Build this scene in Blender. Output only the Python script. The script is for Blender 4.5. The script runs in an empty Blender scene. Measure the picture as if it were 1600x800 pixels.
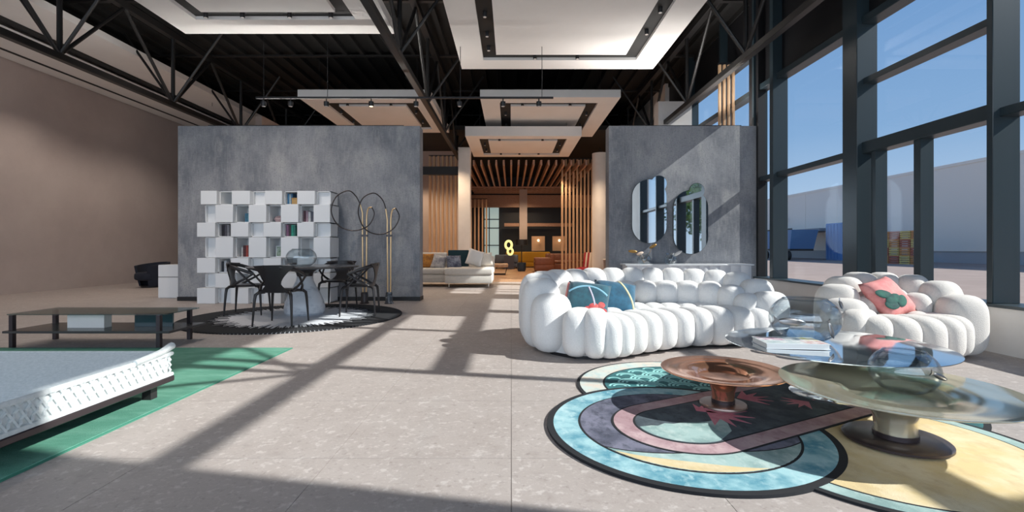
import bpy, bmesh, math, random
from mathutils import Vector, Matrix
random.seed(7)
PI = math.pi
C = bpy.context.scene.collection
S = bpy.context.scene

# ------------------------------------------------------------------ camera
H = 1.05
cam_d = bpy.data.cameras.new('camera'); cam = bpy.data.objects.new('camera', cam_d); C.objects.link(cam)
cam.location = (0, 0, H); cam.rotation_euler = (PI/2, 0, 0)
cam_d.sensor_width = 36; cam_d.lens = 16.875; cam_d.shift_x = 1/1600; cam_d.shift_y = -12/1600
cam_d.clip_start = .05; cam_d.clip_end = 400
S.camera = cam
# ------------------------------------------------------------------ colour management
S.view_settings.view_transform = 'Standard'; S.view_settings.look = 'None'
S.view_settings.gamma = 1; S.view_settings.use_curve_mapping = False
S.view_settings.exposure = 0.0
# ------------------------------------------------------------------ sky
wd = bpy.data.worlds.new('sky'); S.world = wd; wd.use_nodes = True
nt = wd.node_tree; nt.nodes.clear()
o_ = nt.nodes.new('ShaderNodeOutputWorld'); bg = nt.nodes.new('ShaderNodeBackground')
tc = nt.nodes.new('ShaderNodeTexCoord'); sx = nt.nodes.new('ShaderNodeSeparateXYZ'); rp = nt.nodes.new('ShaderNodeValToRGB')
nt.links.new(tc.outputs['Generated'], sx.inputs[0]); nt.links.new(sx.outputs['Z'], rp.inputs[0])
nt.links.new(rp.outputs[0], bg.inputs[0]); nt.links.new(bg.outputs[0], o_.inputs[0])
e = rp.color_ramp.elements
e[0].position = 0.0; e[0].color = (.55, .66, .80, 1)
e[1].position = .8; e[1].color = (.13, .27, .56, 1)
for p_, c_ in ((.1, (.42, .58, .80, 1)), (.2, (.27, .45, .72, 1)), (.4, (.19, .36, .66, 1))):
    q = e.new(p_); q.color = c_
bg.inputs[1].default_value = 1.0
# ------------------------------------------------------------------ sun
sd = bpy.data.lights.new('sun', 'SUN'); sun = bpy.data.objects.new('sun', sd); C.objects.link(sun)
sun.rotation_euler = Vector((-1, .21, -.763)).to_track_quat('-Z', 'Y').to_euler()
sd.energy = 7.3; sd.angle = math.radians(.6); sd.color = (1, .96, .905)
# ------------------------------------------------------------------ fill lamp added behind the camera, standing in for daylight through the front
ad = bpy.data.lights.new('facade_fill', 'AREA'); al = bpy.data.objects.new('facade_fill', ad); C.objects.link(al)
ad.shape = 'RECTANGLE'; ad.size = 15.5; ad.size_y = 4.4; ad.energy = 500; ad.color = (.78, .89, 1)
al.location = (-3.3, -3.0, 2.4); al.rotation_euler = (PI/2+math.radians(24), 0, 0)

# ================================================================== helpers
def W(px, py, Y): return ((px-799)/750*Y, Y, H-(py-388)/750*Y)

class MB:
    def __init__(s): s.v = []; s.f = []
    def add(s, vs, fs):
        n = len(s.v); s.v += [tuple(q) for q in vs]; s.f += [tuple(i+n for i in q) for q in fs]; return s
    def box(s, x0, x1, y0, y1, z0, z1, M=None):
        vs = [Vector(q) for q in ((x0,y0,z0),(x1,y0,z0),(x1,y1,z0),(x0,y1,z0),(x0,y0,z1),(x1,y0,z1),(x1,y1,z1),(x0,y1,z1))]
        if M is not None: vs = [M @ q for q in vs]
        return s.add(vs, [(0,3,2,1),(4,5,6,7),(0,1,5,4),(1,2,6,5),(2,3,7,6),(3,0,4,7)])
    def bar(s, a, b, w, h=None):
        a = Vector(a); b = Vector(b); h = h or w; d = b-a; L = d.length
        return s.box(-w/2, w/2, -h/2, h/2, 0, L, Matrix.Translation(a) @ d.to_track_quat('Z', 'Y').to_matrix().to_4x4())
    def tube(s, a, b, r0, r1=None, n=12): return s.path([a, b], [r0, r1 if r1 is not None else r0], n)
    def path(s, pts, rad, n=10, closed=False, flat=(1, 1), up=None):
        P = [Vector(p) for p in pts]; m = len(P)
        if not isinstance(rad, (list, tuple)): rad = [rad]*m
        vs = []; prev = None
        for i in range(m):
            if closed: t = P[(i+1) % m]-P[i-1]
            else: t = P[min(i+1, m-1)]-P[max(i-1, 0)]
            t.normalize()
            if up is not None: u = Vector(up)
            elif prev is None: u = Vector((0, 0, 1)) if abs(t.z) < .9 else Vector((1, 0, 0))
            else: u = prev
            u = u-t*u.dot(t)
            if u.length < 1e-5: u = t.orthogonal()
            u.normalize(); prev = u; w = t.cross(u)
            for k in range(n):
                a = 2*PI*k/n
                vs.append(P[i]+(u*math.cos(a)*flat[0]+w*math.sin(a)*flat[1])*rad[i])
        fs = []
        for i in range(m if closed else m-1):
            j = (i+1) % m
            for k in range(n):
                k2 = (k+1) % n
                fs.append((i*n+k, i*n+k2, j*n+k2, j*n+k))
        if not closed: fs += [tuple(range(n-1, -1, -1)), tuple((m-1)*n+k for k in range(n))]
        return s.add(vs, fs)
    def lathe(s, prof, n=40, c=(0, 0, 0), closed=False):
        vs = []; m = len(prof)
        for r, z in prof:
            for k in range(n):
                a = 2*PI*k/n; vs.append((c[0]+r*math.cos(a), c[1]+r*math.sin(a), c[2]+z))
        fs = []
        for i in range(m if closed else m-1):
            j = (i+1) % m
            for k in range(n):
                k2 = (k+1) % n; fs.append((i*n+k, i*n+k2, j*n+k2, j*n+k))
        if not closed:
            fs += [tuple(range(n-1, -1, -1)), tuple((m-1)*n+k for k in range(n))]
        return s.add(vs, fs)
    def prism(s, poly, z0, z1):
        n = len(poly)
        vs = [(x, y, z0) for x, y in poly]+[(x, y, z1) for x, y in poly]
        return s.add(vs, [tuple(range(n-1, -1, -1)), tuple(range(n, 2*n))]+[(i, (i+1) % n, n+(i+1) % n, n+i) for i in range(n)])
    def ring(s, po, pi_, z0, z1):           # slab between two loops of equal length
        n = len(po)
        vs = [(x, y, z0) for x, y in po]+[(x, y, z1) for x, y in po]+[(x, y, z0) for x, y in pi_]+[(x, y, z1) for x, y in pi_]
        fs = []
        for i in range(n):
            j = (i+1) % n
            fs += [(i, j, n+j, n+i), (2*n+j, 2*n+i, 3*n+i, 3*n+j), (n+i, n+j, 3*n+j, 3*n+i), (j, i, 2*n+i, 2*n+j)]
        return s.add(vs, fs)
    def sup(s, c, ax, M=None, e1=.8, e2=.8, nu=24, nv=14):
        f = lambda w, e: math.copysign(abs(w)**e, w)
        M = M or Matrix.Identity(3); c = Vector(c); vs = []
        for i in range(1, nv):
            v = -PI/2+PI*i/nv
            for k in range(nu):
                u = 2*PI*k/nu
                q = Vector((ax[0]*f(math.cos(v), e1)*f(math.cos(u), e2), ax[1]*f(math.cos(v), e1)*f(math.sin(u), e2), ax[2]*f(math.sin(v), e1)))
                vs.append(c+M @ q)
        vs += [c+M @ Vector((0, 0, -ax[2])), c+M @ Vector((0, 0, ax[2]))]
        fs = []
        for i in range(nv-2):
            for k in range(nu):
                k2 = (k+1) % nu; fs.append((i*nu+k, i*nu+k2, (i+1)*nu+k2, (i+1)*nu+k))
        a = (nv-1)*nu
        for k in range(nu):
            k2 = (k+1) % nu
            fs += [(a, k2, k), (a+1, (nv-2)*nu+k, (nv-2)*nu+k2)]
        return s.add(vs, fs)
    def build(s, name, m, parent=None, smooth=False, loc=None, rot=None, bevel=0, seg=2):
        me = bpy.data.meshes.new(name); me.from_pydata(s.v, [], s.f)
        if bevel:
            bm = bmesh.new(); bm.from_mesh(me)
            bmesh.ops.bevel(bm, geom=bm.edges[:], offset=bevel, segments=seg, profile=.5, affect='EDGES', clamp_overlap=True)
            bm.to_mesh(me); bm.free(); smooth = True
        me.materials.append(m)
        if smooth:
            me.polygons.foreach_set('use_smooth', [True]*len(me.polygons)); me.set_sharp_from_angle(angle=math.radians(40))
        ob = bpy.data.objects.new(name, me); C.objects.link(ob)
        if parent: ob.parent = parent
        if loc: ob.location = loc
        if rot: ob.rotation_euler = rot
        return ob

def tag(o, label=None, cat=None, group=None, kind=None):
    if label: o['label'] = label
    if cat: o['category'] = cat
    if group: o['group'] = group
    if kind: o['kind'] = kind
    return o
def thing(name, label, cat, loc=(0, 0, 0), rz=0, group=None):
    o = bpy.data.objects.new(name, None); C.objects.link(o); o.empty_display_size = .1
    o.location = loc; o.rotation_euler = (0, 0, rz)
    return tag(o, label, cat, group)
def sroot(name, label=None):
    o = bpy.data.objects.new(name, None); C.objects.link(o); o.empty_display_size = .1
    tag(o, kind='structure'); 
    if label: o['label'] = label
    return o
def dup(root, loc, rz, label=None):
    r = root.copy(); C.objects.link(r); r.location = loc; r.rotation_euler = (0, 0, rz)
    if label: r['label'] = label
    for ch in list(root.children):
        c = ch.copy(); C.objects.link(c); c.parent = r
        for g in list(ch.children):
            d = g.copy(); C.objects.link(d); d.parent = c
    return r
def copy_part(ob, parent, loc=None, rot=None):
    c = ob.copy(); C.objects.link(c); c.parent = parent
    if loc is not None: c.location = loc
    if rot is not None: c.rotation_euler = rot
    return c
def arc(c, r, a0, a1, n): return [(c[0]+r*math.cos(a0+(a1-a0)*i/n), c[1]+r*math.sin(a0+(a1-a0)*i/n)) for i in range(n+1)]

# ------------------------------------------------------------------ materials
def mat(name, col, rough=.6, metal=0, var=None, scale=4, amount=.5, bump=0, bscale=60, stretch=(1, 1, 1), emit=None, estr=0, spec=None, detail=6, coat=0, ramp=(.35, .65), sheen=0):
    m = bpy.data.materials.new(name); m.use_nodes = True; t = m.node_tree; b = t.nodes['Principled BSDF']
    b.inputs['Base Color'].default_value = (*col, 1); b.inputs['Roughness'].default_value = rough; b.inputs['Metallic'].default_value = metal
    if spec is not None: b.inputs['Specular IOR Level'].default_value = spec
    if coat: b.inputs['Coat Weight'].default_value = coat
    if sheen: b.inputs['Sheen Weight'].default_value = sheen
    if emit: b.inputs['Emission Color'].default_value = (*emit, 1); b.inputs['Emission Strength'].default_value = estr
    if var or bump:
        co = t.nodes.new('ShaderNodeTexCoord'); mp = t.nodes.new('ShaderNodeMapping'); mp.inputs['Scale'].default_value = stretch
        t.links.new(co.outputs['Object'], mp.inputs[0])
    if var:
        n = t.nodes.new('ShaderNodeTexNoise'); n.inputs['Scale'].default_value = scale; n.inputs['Detail'].default_value = detail; n.inputs['Roughness'].default_value = .65
        r = t.nodes.new('ShaderNodeValToRGB'); r.color_ramp.elements[0].position = ramp[0]; r.color_ramp.elements[1].position = ramp[1]
        r.color_ramp.elements[0].color = (*col, 1); r.color_ramp.elements[1].color = (*var, 1)
        t.links.new(mp.outputs[0], n.inputs['Vector']); t.links.new(n.outputs['Fac'], r.inputs[0]); t.links.new(r.outputs[0], b.inputs['Base Color'])
    if bump:
        n2 = t.nodes.new('ShaderNodeTexNoise'); n2.inputs['Scale'].default_value = bscale; n2.inputs['Detail'].default_value = 3
        bp = t.nodes.new('ShaderNodeBump'); bp.inputs['Strength'].default_value = bump; bp.inputs['Distance'].default_value = .01
        t.links.new(mp.outputs[0], n2.inputs['Vector']); t.links.new(n2.outputs['Fac'], bp.inputs['Height']); t.links.new(bp.outputs[0], b.inputs['Normal'])
    return m
def glass(name, tint=(1, 1, 1), refl=.08, edge=.0, rough=.0):
    m = bpy.data.materials.new(name); m.use_nodes = True; t = m.node_tree; t.nodes.remove(t.nodes['Principled BSDF'])
    out = t.nodes['Material Output']; tr = t.nodes.new('ShaderNodeBsdfTransparent'); gl = t.nodes.new('ShaderNodeBsdfGlossy'); mx = t.nodes.new('ShaderNodeMixShader')
    tr.inputs[0].default_value = (*tint, 1); gl.inputs['Roughness'].default_value = rough
    if edge:
        lw = t.nodes.new('ShaderNodeLayerWeight'); lw.inputs['Blend'].default_value = .5
        pw = t.nodes.new('ShaderNodeMath'); pw.operation = 'POWER'; pw.inputs[1].default_value = 4
        ma = t.nodes.new('ShaderNodeMath'); ma.operation = 'MULTIPLY_ADD'; ma.inputs[1].default_value = edge; ma.inputs[2].default_value = refl; ma.use_clamp = True
        t.links.new(lw.outputs['Facing'], pw.inputs[0]); t.links.new(pw.outputs[0], ma.inputs[0]); t.links.new(ma.outputs[0], mx.inputs[0])
    else: mx.inputs[0].default_value = refl
    t.links.new(tr.outputs[0], mx.inputs[1]); t.links.new(gl.outputs[0], mx.inputs[2]); t.links.new(mx.outputs[0], out.inputs[0])
    return m
def layered(name, base, layers, rough=.7, bump=0, bscale=80, metal=0, space='Object'):
    """colour = base mixed with noise layers (colour, scale, stretch, low, high, strength)"""
    m = bpy.data.materials.new(name); m.use_nodes = True; t = m.node_tree; b = t.nodes['Principled BSDF']
    b.inputs['Roughness'].default_value = rough; b.inputs['Metallic'].default_value = metal
    if space == 'World':
        geo = t.nodes.new('ShaderNodeNewGeometry'); src = geo.outputs['Position']
    else:
        co = t.nodes.new('ShaderNodeTexCoord'); src = co.outputs[space]
    last = None
    for i, (col, sc, st, lo, hi, k) in enumerate(layers):
        mp = t.nodes.new('ShaderNodeMapping'); mp.inputs['Scale'].default_value = st; mp.inputs['Location'].default_value = (i*3.7, i*1.9, i*2.3)
        n = t.nodes.new('ShaderNodeTexNoise'); n.inputs['Scale'].default_value = sc; n.inputs['Detail'].default_value = 5; n.inputs['Roughness'].default_value = .6
        mr = t.nodes.new('ShaderNodeMapRange'); mr.inputs[1].default_value = lo; mr.inputs[2].default_value = hi; mr.inputs[4].default_value = k
        mx = t.nodes.new('ShaderNodeMix'); mx.data_type = 'RGBA'
        t.links.new(src, mp.inputs[0]); t.links.new(mp.outputs[0], n.inputs['Vector']); t.links.new(n.outputs['Fac'], mr.inputs[0]); t.links.new(mr.outputs[0], mx.inputs[0])
        if last is None: mx.inputs[6].default_value = (*base, 1)
        else: t.links.new(last, mx.inputs[6])
        mx.inputs[7].default_value = (*col, 1); last = mx.outputs[2]
    t.links.new(last, b.inputs['Base Color'])
    if bump:
        n2 = t.nodes.new('ShaderNodeTexNoise'); n2.inputs['Scale'].default_value = bscale; n2.inputs['Detail'].default_value = 4
        bp = t.nodes.new('ShaderNodeBump'); bp.inputs['Strength'].default_value = bump; bp.inputs['Distance'].default_value = .01
        t.links.new(src, n2.inputs['Vector']); t.links.new(n2.outputs['Fac'], bp.inputs['Height']); t.links.new(bp.outputs[0], b.inputs['Normal'])
    return m

M = {}
M['stone'] = layered('stone_tile', (.385, .335, .31), [((.43, .38, .355), 3.0, (1, 1, 1), .35, .65, .8), ((.58, .53, .50), 22, (1, 1, 1), .56, .66, .7), ((.24, .20, .185), 30, (1, 1, 1), .57, .70, .6), ((.50, .45, .42), 60, (1, 1, 1), .55, .65, .5), ((.30, .255, .235), 9, (1, 1, 1), .55, .75, .5)], rough=.55, bump=.05, bscale=120, space='World')
M['joint'] = mat('tile_joint', (.31, .275, .255), .9)
M['concrete'] = layered('concrete_cloth', (.30, .305, .325), [((.15, .16, .185), 1.6, (1, 1, .7), .40, .62, .85), ((.40, .395, .395), 2.6, (1, 1, .5), .52, .68, .75), ((.44, .435, .43), 9, (4, 4, .5), .5, .72, .35), ((.16, .165, .18), 12, (4, 4, .5), .53, .74, .35), ((.40, .40, .40), 20, (.5, .5, 4), .52, .70, .4), ((.15, .155, .17), 38, (1, 1, 1), .53, .68, .55)], rough=.75, bump=.1, bscale=90)
M['black'] = mat('black_steel', (.012, .012, .014), .45)
M['deck'] = mat('roof_deck', (.004, .0038, .0038), .85)
M['truss'] = mat('truss_paint', (.016, .015, .015), .45)
M['frame'] = mat('window_frame', (.026, .042, .052), .35)
M['panel'] = mat('ceiling_panel', (.88, .85, .82), .8, var=(.84, .81, .78), scale=1.2)
M['slot'] = mat('slot_black', (.012, .012, .012), .7)
M['plaster'] = mat('taupe_plaster', (.50, .425, .39), .85, var=(.44, .37, .34), scale=.8)
M['whitewall'] = mat('white_plaster', (.80, .76, .72), .8, var=(.74, .70, .66), scale=2)
M['wood'] = mat('oak_slat', (.68, .45, .27), .5, var=(.56, .35, .20), scale=3, stretch=(6, 6, .5))
M['woodfloor'] = mat('oak_floor', (.50, .29, .16), .4, var=(.38, .21, .11), scale=2, stretch=(8, .6, 1))
M['woodbeam'] = mat('oak_beam', (.46, .28, .20), .5, var=(.38, .22, .15), scale=3, stretch=(6, .5, 6))
M['dark'] = mat('dark_wall', (.02, .024, .03), .5)
M['glass'] = glass('window_glass', (.95, .975, .985), .02)
M['bowl'] = glass('bowl_glass', (.91, .94, .955), .08, edge=.8)
M['tableglass'] = glass('smoked_glass', (.55, .66, .66), .12, edge=.6)
M['white'] = mat('white_lacquer', (.80, .81, .82), .35)
M['niche'] = mat('white_lacquer_inside', (.72, .71, .68), .5)
M['boucle'] = mat('white_boucle', (.82, .80, .78), .95, var=(.74, .72, .70), scale=90, bump=.5, bscale=140, sheen=.3, ramp=(.3, .7))
M['boucle_chair'] = mat('cream_boucle', (.76, .71, .66), .95, var=(.68, .63, .58), scale=90, bump=.5, bscale=140, sheen=.3, ramp=(.3, .7))
M['mirror'] = mat('mirror_glass', (.86, .90, .92), .02, 1)
M['mirroredge'] = mat('mirror_edge', (.03, .05, .055), .2)
M['copper'] = mat('copper', (.90, .46, .29), .13, .88)
M['darkcopper'] = mat('dark_copper', (.30, .22, .19), .3, .8)
M['gold'] = mat('brass', (.88, .80, .60), .16, .76)
M['silver'] = mat('silver', (.78, .82, .84), .05, .95)
M['chrome'] = mat('chrome', (.78, .79, .80), .12, 1)
M['darkbase'] = mat('dark_bronze', (.07, .055, .06), .35, .6)
M['blackplastic'] = mat('black_wood', (.018, .015, .016), .35)
M['tabletop'] = mat('dark_ceramic', (.06, .055, .055), .25)
M['marble'] = layered('white_marble', (.62, .65, .70), [((.38, .42, .48), 7, (1, 1, 2), .52, .62, .6), ((.72, .74, .77), 3, (1, 1, 1), .5, .7, .7)], rough=.3)
M['brass'] = mat('brass_pole', (.72, .50, .28), .3, .8)
M['bronze'] = mat('bronze_ring', (.06, .05, .05), .35, .5)
M['ledglow'] = mat('lit_lens', (1, .8, .6), .4, emit=(1, .72, .45), estr=3)
M['ledoff'] = mat('lamp_lens', (.75, .70, .66), .25)
M['gravel'] = layered('yard_gravel', (.27, .20, .17), [((.33, .25, .215), .8, (1, 1, 1), .4, .7, .8), ((.30, .23, .20), 6, (1, 1, 1), .55, .75, .5)], rough=.95, space='World')

# ================================================================== THE SETTING
XL, XR, YF, YB = -11.5, 5.0, -3.5, 28.0
DECK = 6.3
floor = tag(MB().box(XL-.2, XR+.2, YF-.2, 15.0, -.2, -.004).build('floor', M['joint']), 'pale speckled stone tile floor of the showroom', kind='structure')
# tiles: 0.9 m grid, joints along X = 0
T = .9; gap = .003
tile = MB().box(gap/2, T-gap/2, gap/2, T-gap/2, -.02, 0)
first = None
for r in range(0, 16):
    y0 = .6+r*T
    for c in range(-12, 6):
        if first is None: first = tile.build('tile', M['stone'], floor); ob = first
        else: ob = copy_part(first, floor)
        ob.location = (c*T, y0, 0)
        if c == 5: ob.scale = (.62, 1, 1)
MB().box(XL, XR+.1, YF, .6, -.02, 0).build('tile_field', M['stone'], floor)
MB().box(XL, -12*T, .6, 15, -.02, 0).build('tile_field', M['stone'], floor)
wfl = tag(MB().box(-8, XR+.2, 15.0, YB+.2, -.2, 0).build('floor_wood', M['woodfloor']), 'oak plank floor of the rear showroom', kind='structure')
tag(MB().box(XL-.2, -8, 15.0, YB+.2, -.2, -.001).build('floor_side', M['stone']), 'stone floor at the far side', kind='structure')

ceil = tag(MB().box(XL-.2, XR+.3, YF-.2, YB+.2, DECK, DECK+.2).build('ceiling', M['deck']), 'black roof deck', kind='structure')
rib = MB().box(-.05, .05, 0, 22.5, -.12, 0)
r0 = None
for i in range(-24, 12):
    r0_ = rib.build('deck_rib', M['deck'], ceil, loc=(i*.45+.1, -3.4, DECK)) if r0 is None else copy_part(r0, ceil, (i*.45+.1, -3.4, DECK))
    r0 = r0 or r0_

wl = tag(MB().box(XL-.2, XL, YF-.2, YB+.2, -.004, DECK).build('wall_left', M['plaster']), 'taupe plaster side wall', kind='structure')
wb = tag(MB().box(XL, XR+.2, YB, YB+.2, 0, DECK).build('wall_back', M['dark']), 'dark rear wall', kind='structure')
# front facade behind the camera: posts, transoms, glass
wf = sroot('wall_front', 'glazed front facade')
for i in range(9):
    x = XL+i*(XR-XL)/8
    MB().box(x-.06, x+.06, YF-.1, YF+.1, 0, DECK).build('mullion', M['frame'], wf)
for z in (.0, 2.4, 4.24, 5.8):
    MB().box(XL, XR, YF-.08, YF+.08, z, z+.1).build('transom', M['frame'], wf)
MB().box(XL, XR, YF-.01, YF+.01, .1, 5.8).build('pane', M['glass'], wf)
MB().box(XL, XR, YF-.08, YF+.08, 5.9, DECK).build('header', M['whitewall'], wf)

# ---- right window wall: bays along Y, glass at X = 5.1
wr = tag(MB().box(4.86, 5.16, .86, 15.3, -.004, .46).build('wall_right', M['whitewall']), 'low white sill wall under the glazing', kind='structure')
MB().box(4.83, 5.2, .86, 15.3, .46, .49).build('window_sill', M['frame'], wr)
tag(MB().box(4.9, 5.2, YF, .86, -.004, DECK).build('wall_right_solid', M['whitewall']), 'solid white end of the side wall', kind='structure')
tag(MB().box(4.9, 5.2, 15.3, YB, -.004, DECK).build('wall_right_rear', M['whitewall']), 'solid rear part of the side wall', kind='structure')
bays = [(.86, 2.87), (2.87, 4.88), (4.88, 6.89), (6.89, 8.98), (8.98, 9.66), (9.66, 11.2), (11.2, 13.2), (13.2, 15.3)]
for i, (ya, yb) in enumerate(bays):
    w = sroot('window_%d' % (i+1), 'tall dark framed glazing bay of the window wall')
    wide = .12 if i in (3, 4) else .07
    if i in (3,):
        MB().box(4.86, 5.15, ya-.14, ya+.16, .49, DECK).build('mullion', M['frame'], w, bevel=.006, seg=1)
    else:
        MB().box(4.86, 5.14, ya-wide/2, ya+wide/2, .49, DECK).build('mullion', M['frame'], w, bevel=.006, seg=1)
    for z, t_ in ((2.38, .09), (4.2, .11), (5.02, .16)):
        if i in (3, 4) and z > 5: continue
        if (i == 0 and z > 3) or (i < 3 and z > 5): continue
        if i == 2 and z < 3: t_ = .16
        MB().box(4.93, 5.14, ya+.03, yb-.03, z, z+t_).build('transom', M['frame'], w, bevel=.006, seg=1)
    if i < 3: MB().box(4.95, 5.14, ya, yb, 6.1, DECK).build('head_rail', M['frame'], w)
    if i == 2:
        MB().box(4.95, 5.13, ya+.03, yb-.03, 3.36, 3.44).build('transom', M['frame'], w)
        for yy in (ya+1.0,):
            MB().box(4.97, 5.13, yy-.05, yy+.05, .49, 2.38).build('door_stile', M['frame'], w)
        MB().box(4.97, 5.13, yb-.34, yb-.26, .49, 2.38).build('door_stile', M['frame'], w)
    MB().box(5.06, 5.075, ya, yb, .49, 2.4).build('pane', M['glass'], w)
    MB().box(5.06, 5.075, ya, yb, 2.47, 4.24).build('pane', M['glass'], w)
    if i == 3:
        MB().box(5.03, 5.1, ya-.7, yb, 4.3, DECK).build('spandrel', M['black'], w)
    elif i == 4:
        MB().box(5.03, 5.1, ya, yb, 4.3, DECK).build('spandrel', M['black'], w)  # opaque panel added in place of upper glass, to shade the mirror partition
    elif i == 2:
        MB().box(5.06, 5.075, ya, yb-.7, 4.3, 6.1).build('pane', M['glass'], w)
    elif i > 4:
        MB().box(5.06, 5.075, ya, yb, 4.3, 5.05).build('pane', M['glass'], w)
        MB().box(5.03, 5.1, ya, yb, 5.15, DECK).build('spandrel', M['black'], w)
    else:
        MB().box(5.06, 5.075, ya, yb, 4.24, 6.1).build('pane', M['glass'], w)
tag(MB().box(4.9, 5.05, 9.53, 9.9, .0, DECK).build('column_steel', M['black']), 'black steel column at the end of the grey partition', kind='structure')

# ---- grey partitions
def partition(name, x0, x1, label):
    w = tag(MB().box(x0, x1, 9.6, 9.93, .08, 3.5).build(name, M['concrete'], bevel=.004, seg=1), label, kind='structure')
    MB().box(x0-.008, x1+.008, 9.59, 9.94, 0, .08).build('skirting', M['black'], w)
    return w
partition('wall_middle_left', -6.67, -1.83, 'grey textured free-standing partition behind the bookcase')
partition('wall_middle_right', 1.95, 4.9, 'grey textured partition carrying two mirrors')

# ---- rear showroom
tag(MB().box(-1.84, -1.42, 16.6, 17.0, 0, 4.55).build('column_square', M['whitewall'], bevel=.01, seg=1), 'square white column', kind='structure')
tag(MB().lathe([(.3, 0), (.3, 4.6)], 40, (3.33, 18, 0)).build('column_round', M['whitewall'], smooth=True), 'round white column', kind='structure')
tag(MB().box(-8, XR, 16.8, YB, 5.2, 5.35).build('ceiling_rear', M['slot']), 'black rear ceiling', kind='structure')
tag(MB().box(-8, -7.8, 15.0, YB, 0, 5.2).build('wall_rear_left', M['plaster']), 'taupe wall beside the rear room', kind='structure')

tag(MB().box(3.95, 4.85, 12.9, 13.3, 0, 5.0).build('column_pier', M['whitewall']), 'pale wall pier behind the mirror partition', kind='structure')
# ---- trusses
def truss(x, label):
    t = thing('roof_truss', label, 'truss', (x, 0, 4.38), group='black roof trusses running away from the viewer')
    y0, y1 = -3.0, 20.8
    MB().box(-.06, .06, y0, y1, 0, .12).build('bottom_chord', M['truss'], t, bevel=.008, seg=1)
    MB().box(-.07, .07, y0, y1, 1.62, 1.76).build('top_chord', M['truss'], t)
    n0 = -.05
    pv = MB().tube((0, 0, .12), (0, 0, 1.64), .042, n=8)
    pd = MB().tube((0, 0, .1), (0, 1.42, 1.64), .036, n=8)
    pl = MB().tube((0, 0, .1), (1.15, 0, 1.75), .03, n=8)
    v = d = l = None
    for k in range(8):
        y = 8.5+2.85*(k-3)
        if y > 20.5: continue
        if v is None: v = pv.build('vertical', M['truss'], t, smooth=True, loc=(0, y, 0))
        else: copy_part(v, t, (0, y, 0))
        for sgn in (0, 1):
            if d is None: d = pd.build('diagonal', M['truss'], t, smooth=True, loc=(0, y, 0))
            else: copy_part(d, t, (0, y, 0), (0, 0, PI*sgn))
            if x > 3 and sgn == 0: continue
            if l is None: l = pl.build('brace', M['truss'], t, smooth=True, loc=(0, y, 0), rot=(0, 0, PI*sgn))
            else: copy_part(l, t, (0, y, 0), (0, 0, PI*sgn))
    for k in (-1, 1):
        MB().box(k*.1-.05, k*.1+.05, y1-.1, y1, -.02, .14).build('end_plate', M['truss'], t)
    return t
truss(-8.0, 'black tubular roof truss in front of the beige ceiling panels by the taupe wall')
truss(-1.98, 'black tubular roof truss passing over the gap between the grey partitions')
truss(4.15, 'black tubular roof truss running alongside the window wall')
pur = None
for k in range(9):
    y = 7.07+2.85*(k-3)
    p_ = MB().box(XL+.1, XR-.15, y-.05, y+.05, 6.14, 6.18)
    tag(p_.build('beam_%d' % (k+1), M['truss']), 'thin black roof purlin', kind='structure')

# ---- suspended ceiling panels
spot_body = MB().lathe([(.0, .0), (.035, .0), (.038, .01), (.038, .1), (.0, .1)], 12)
spot_lens = MB().lathe([(.0, -.006), (.026, -.004), (.03, .004), (.0, .004)], 12)
def cpanel(x0, x1, y0, y1, z, th, label, rim, slot, spots, ends='nf'):
    t = thing('ceiling_panel', label, 'ceiling panel', (x0, y0, z), group='suspended white ceiling panels')
    w, d = x1-x0, y1-y0
    R = lambda m: [(m, m), (w-m, m), (w-m, d-m), (m, d-m)]
    MB().ring(R(0), R(rim), 0, th).build('outer_frame', M['panel'], t)
    MB().ring(R(rim), R(rim+slot), .06, .1).build('light_slot', M['slot'], t)
    a = R(rim+slot)
    MB().box(a[0][0], a[2][0], a[0][1], a[2][1], 0, th).build('inner_panel', M['panel'], t)
    b = l = None
    for (u, v) in spots:
        cx, cy = rim+slot/2+u*(w-2*rim-slot), rim+slot/2+v*(d-2*rim-slot)
        if b is None: b = spot_body.build('spotlight', M['black'], t, True, loc=(cx, cy, -.03)); l = spot_lens.build('lens', M['ledoff'], b, True)
        else:
            q = copy_part(b, t, (cx, cy, -.03)); copy_part(l, q)
    # suspension wires up to the deck
    for (u, v) in ((.12, .1), (.88, .1), (.12, .9), (.88, .9)):
        MB().tube((u*w, v*d, th), (u*w, v*d, DECK-z), .006, n=6).build('suspension_wire', M['black'], t)
    return t
ring8 = [(.2, 0), (.75, 0), (0, .3), (1, .3), (0, .72), (1, .72), (.2, 1), (.47, 1), (.75, 1)]
cpanel(-6.0, -2.14, 5.0, 8.84, 5.0, .16, 'large white suspended ceiling panel above the woven ottoman and green rug', .55, .26, [(.05, 1), (.3, 1), (.62, 1), (.98, .75), (.9, 1), (.02, .6)])
cpanel(-1.09, 3.12, 6.3, 10.58, 5.0, .16, 'largest white suspended ceiling panel with open black light slot, nearest the window wall', .5, .28, [(0, .4), (0, .65), (0, .86), (.32, 1), (.62, 1), (1, .35), (1, .62)])
cpanel(-.82, 2.86, 12.55, 17.0, 5.0, .2, 'white suspended ceiling panel behind the long black light track', .5, .3, ring8)
cpanel(-1.42, 2.16, 14.75, 18.1, 4.5, .3, 'lowest white suspended ceiling panel in front of the slatted wood ceiling', .4, .28, ring8)
cpanel(-5.59, -2.12, 12.55, 16.4, 5.0, .2, 'white suspended ceiling panel above the grey partition with bookcase', .5, .3, ring8)
f_ = thing('ceiling_panel', 'long beige suspended ceiling panel along the taupe side wall', 'ceiling panel', (-11.45, 4, 5.35), group='suspended white ceiling panels')
MB().box(0, 1.3, 0, 16, 0, .15).build('lower_panel', M['panel'], f_)
MB().box(.42, .52, 0, 16, -.004, .0).build('light_slot', M['slot'], f_)
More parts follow.
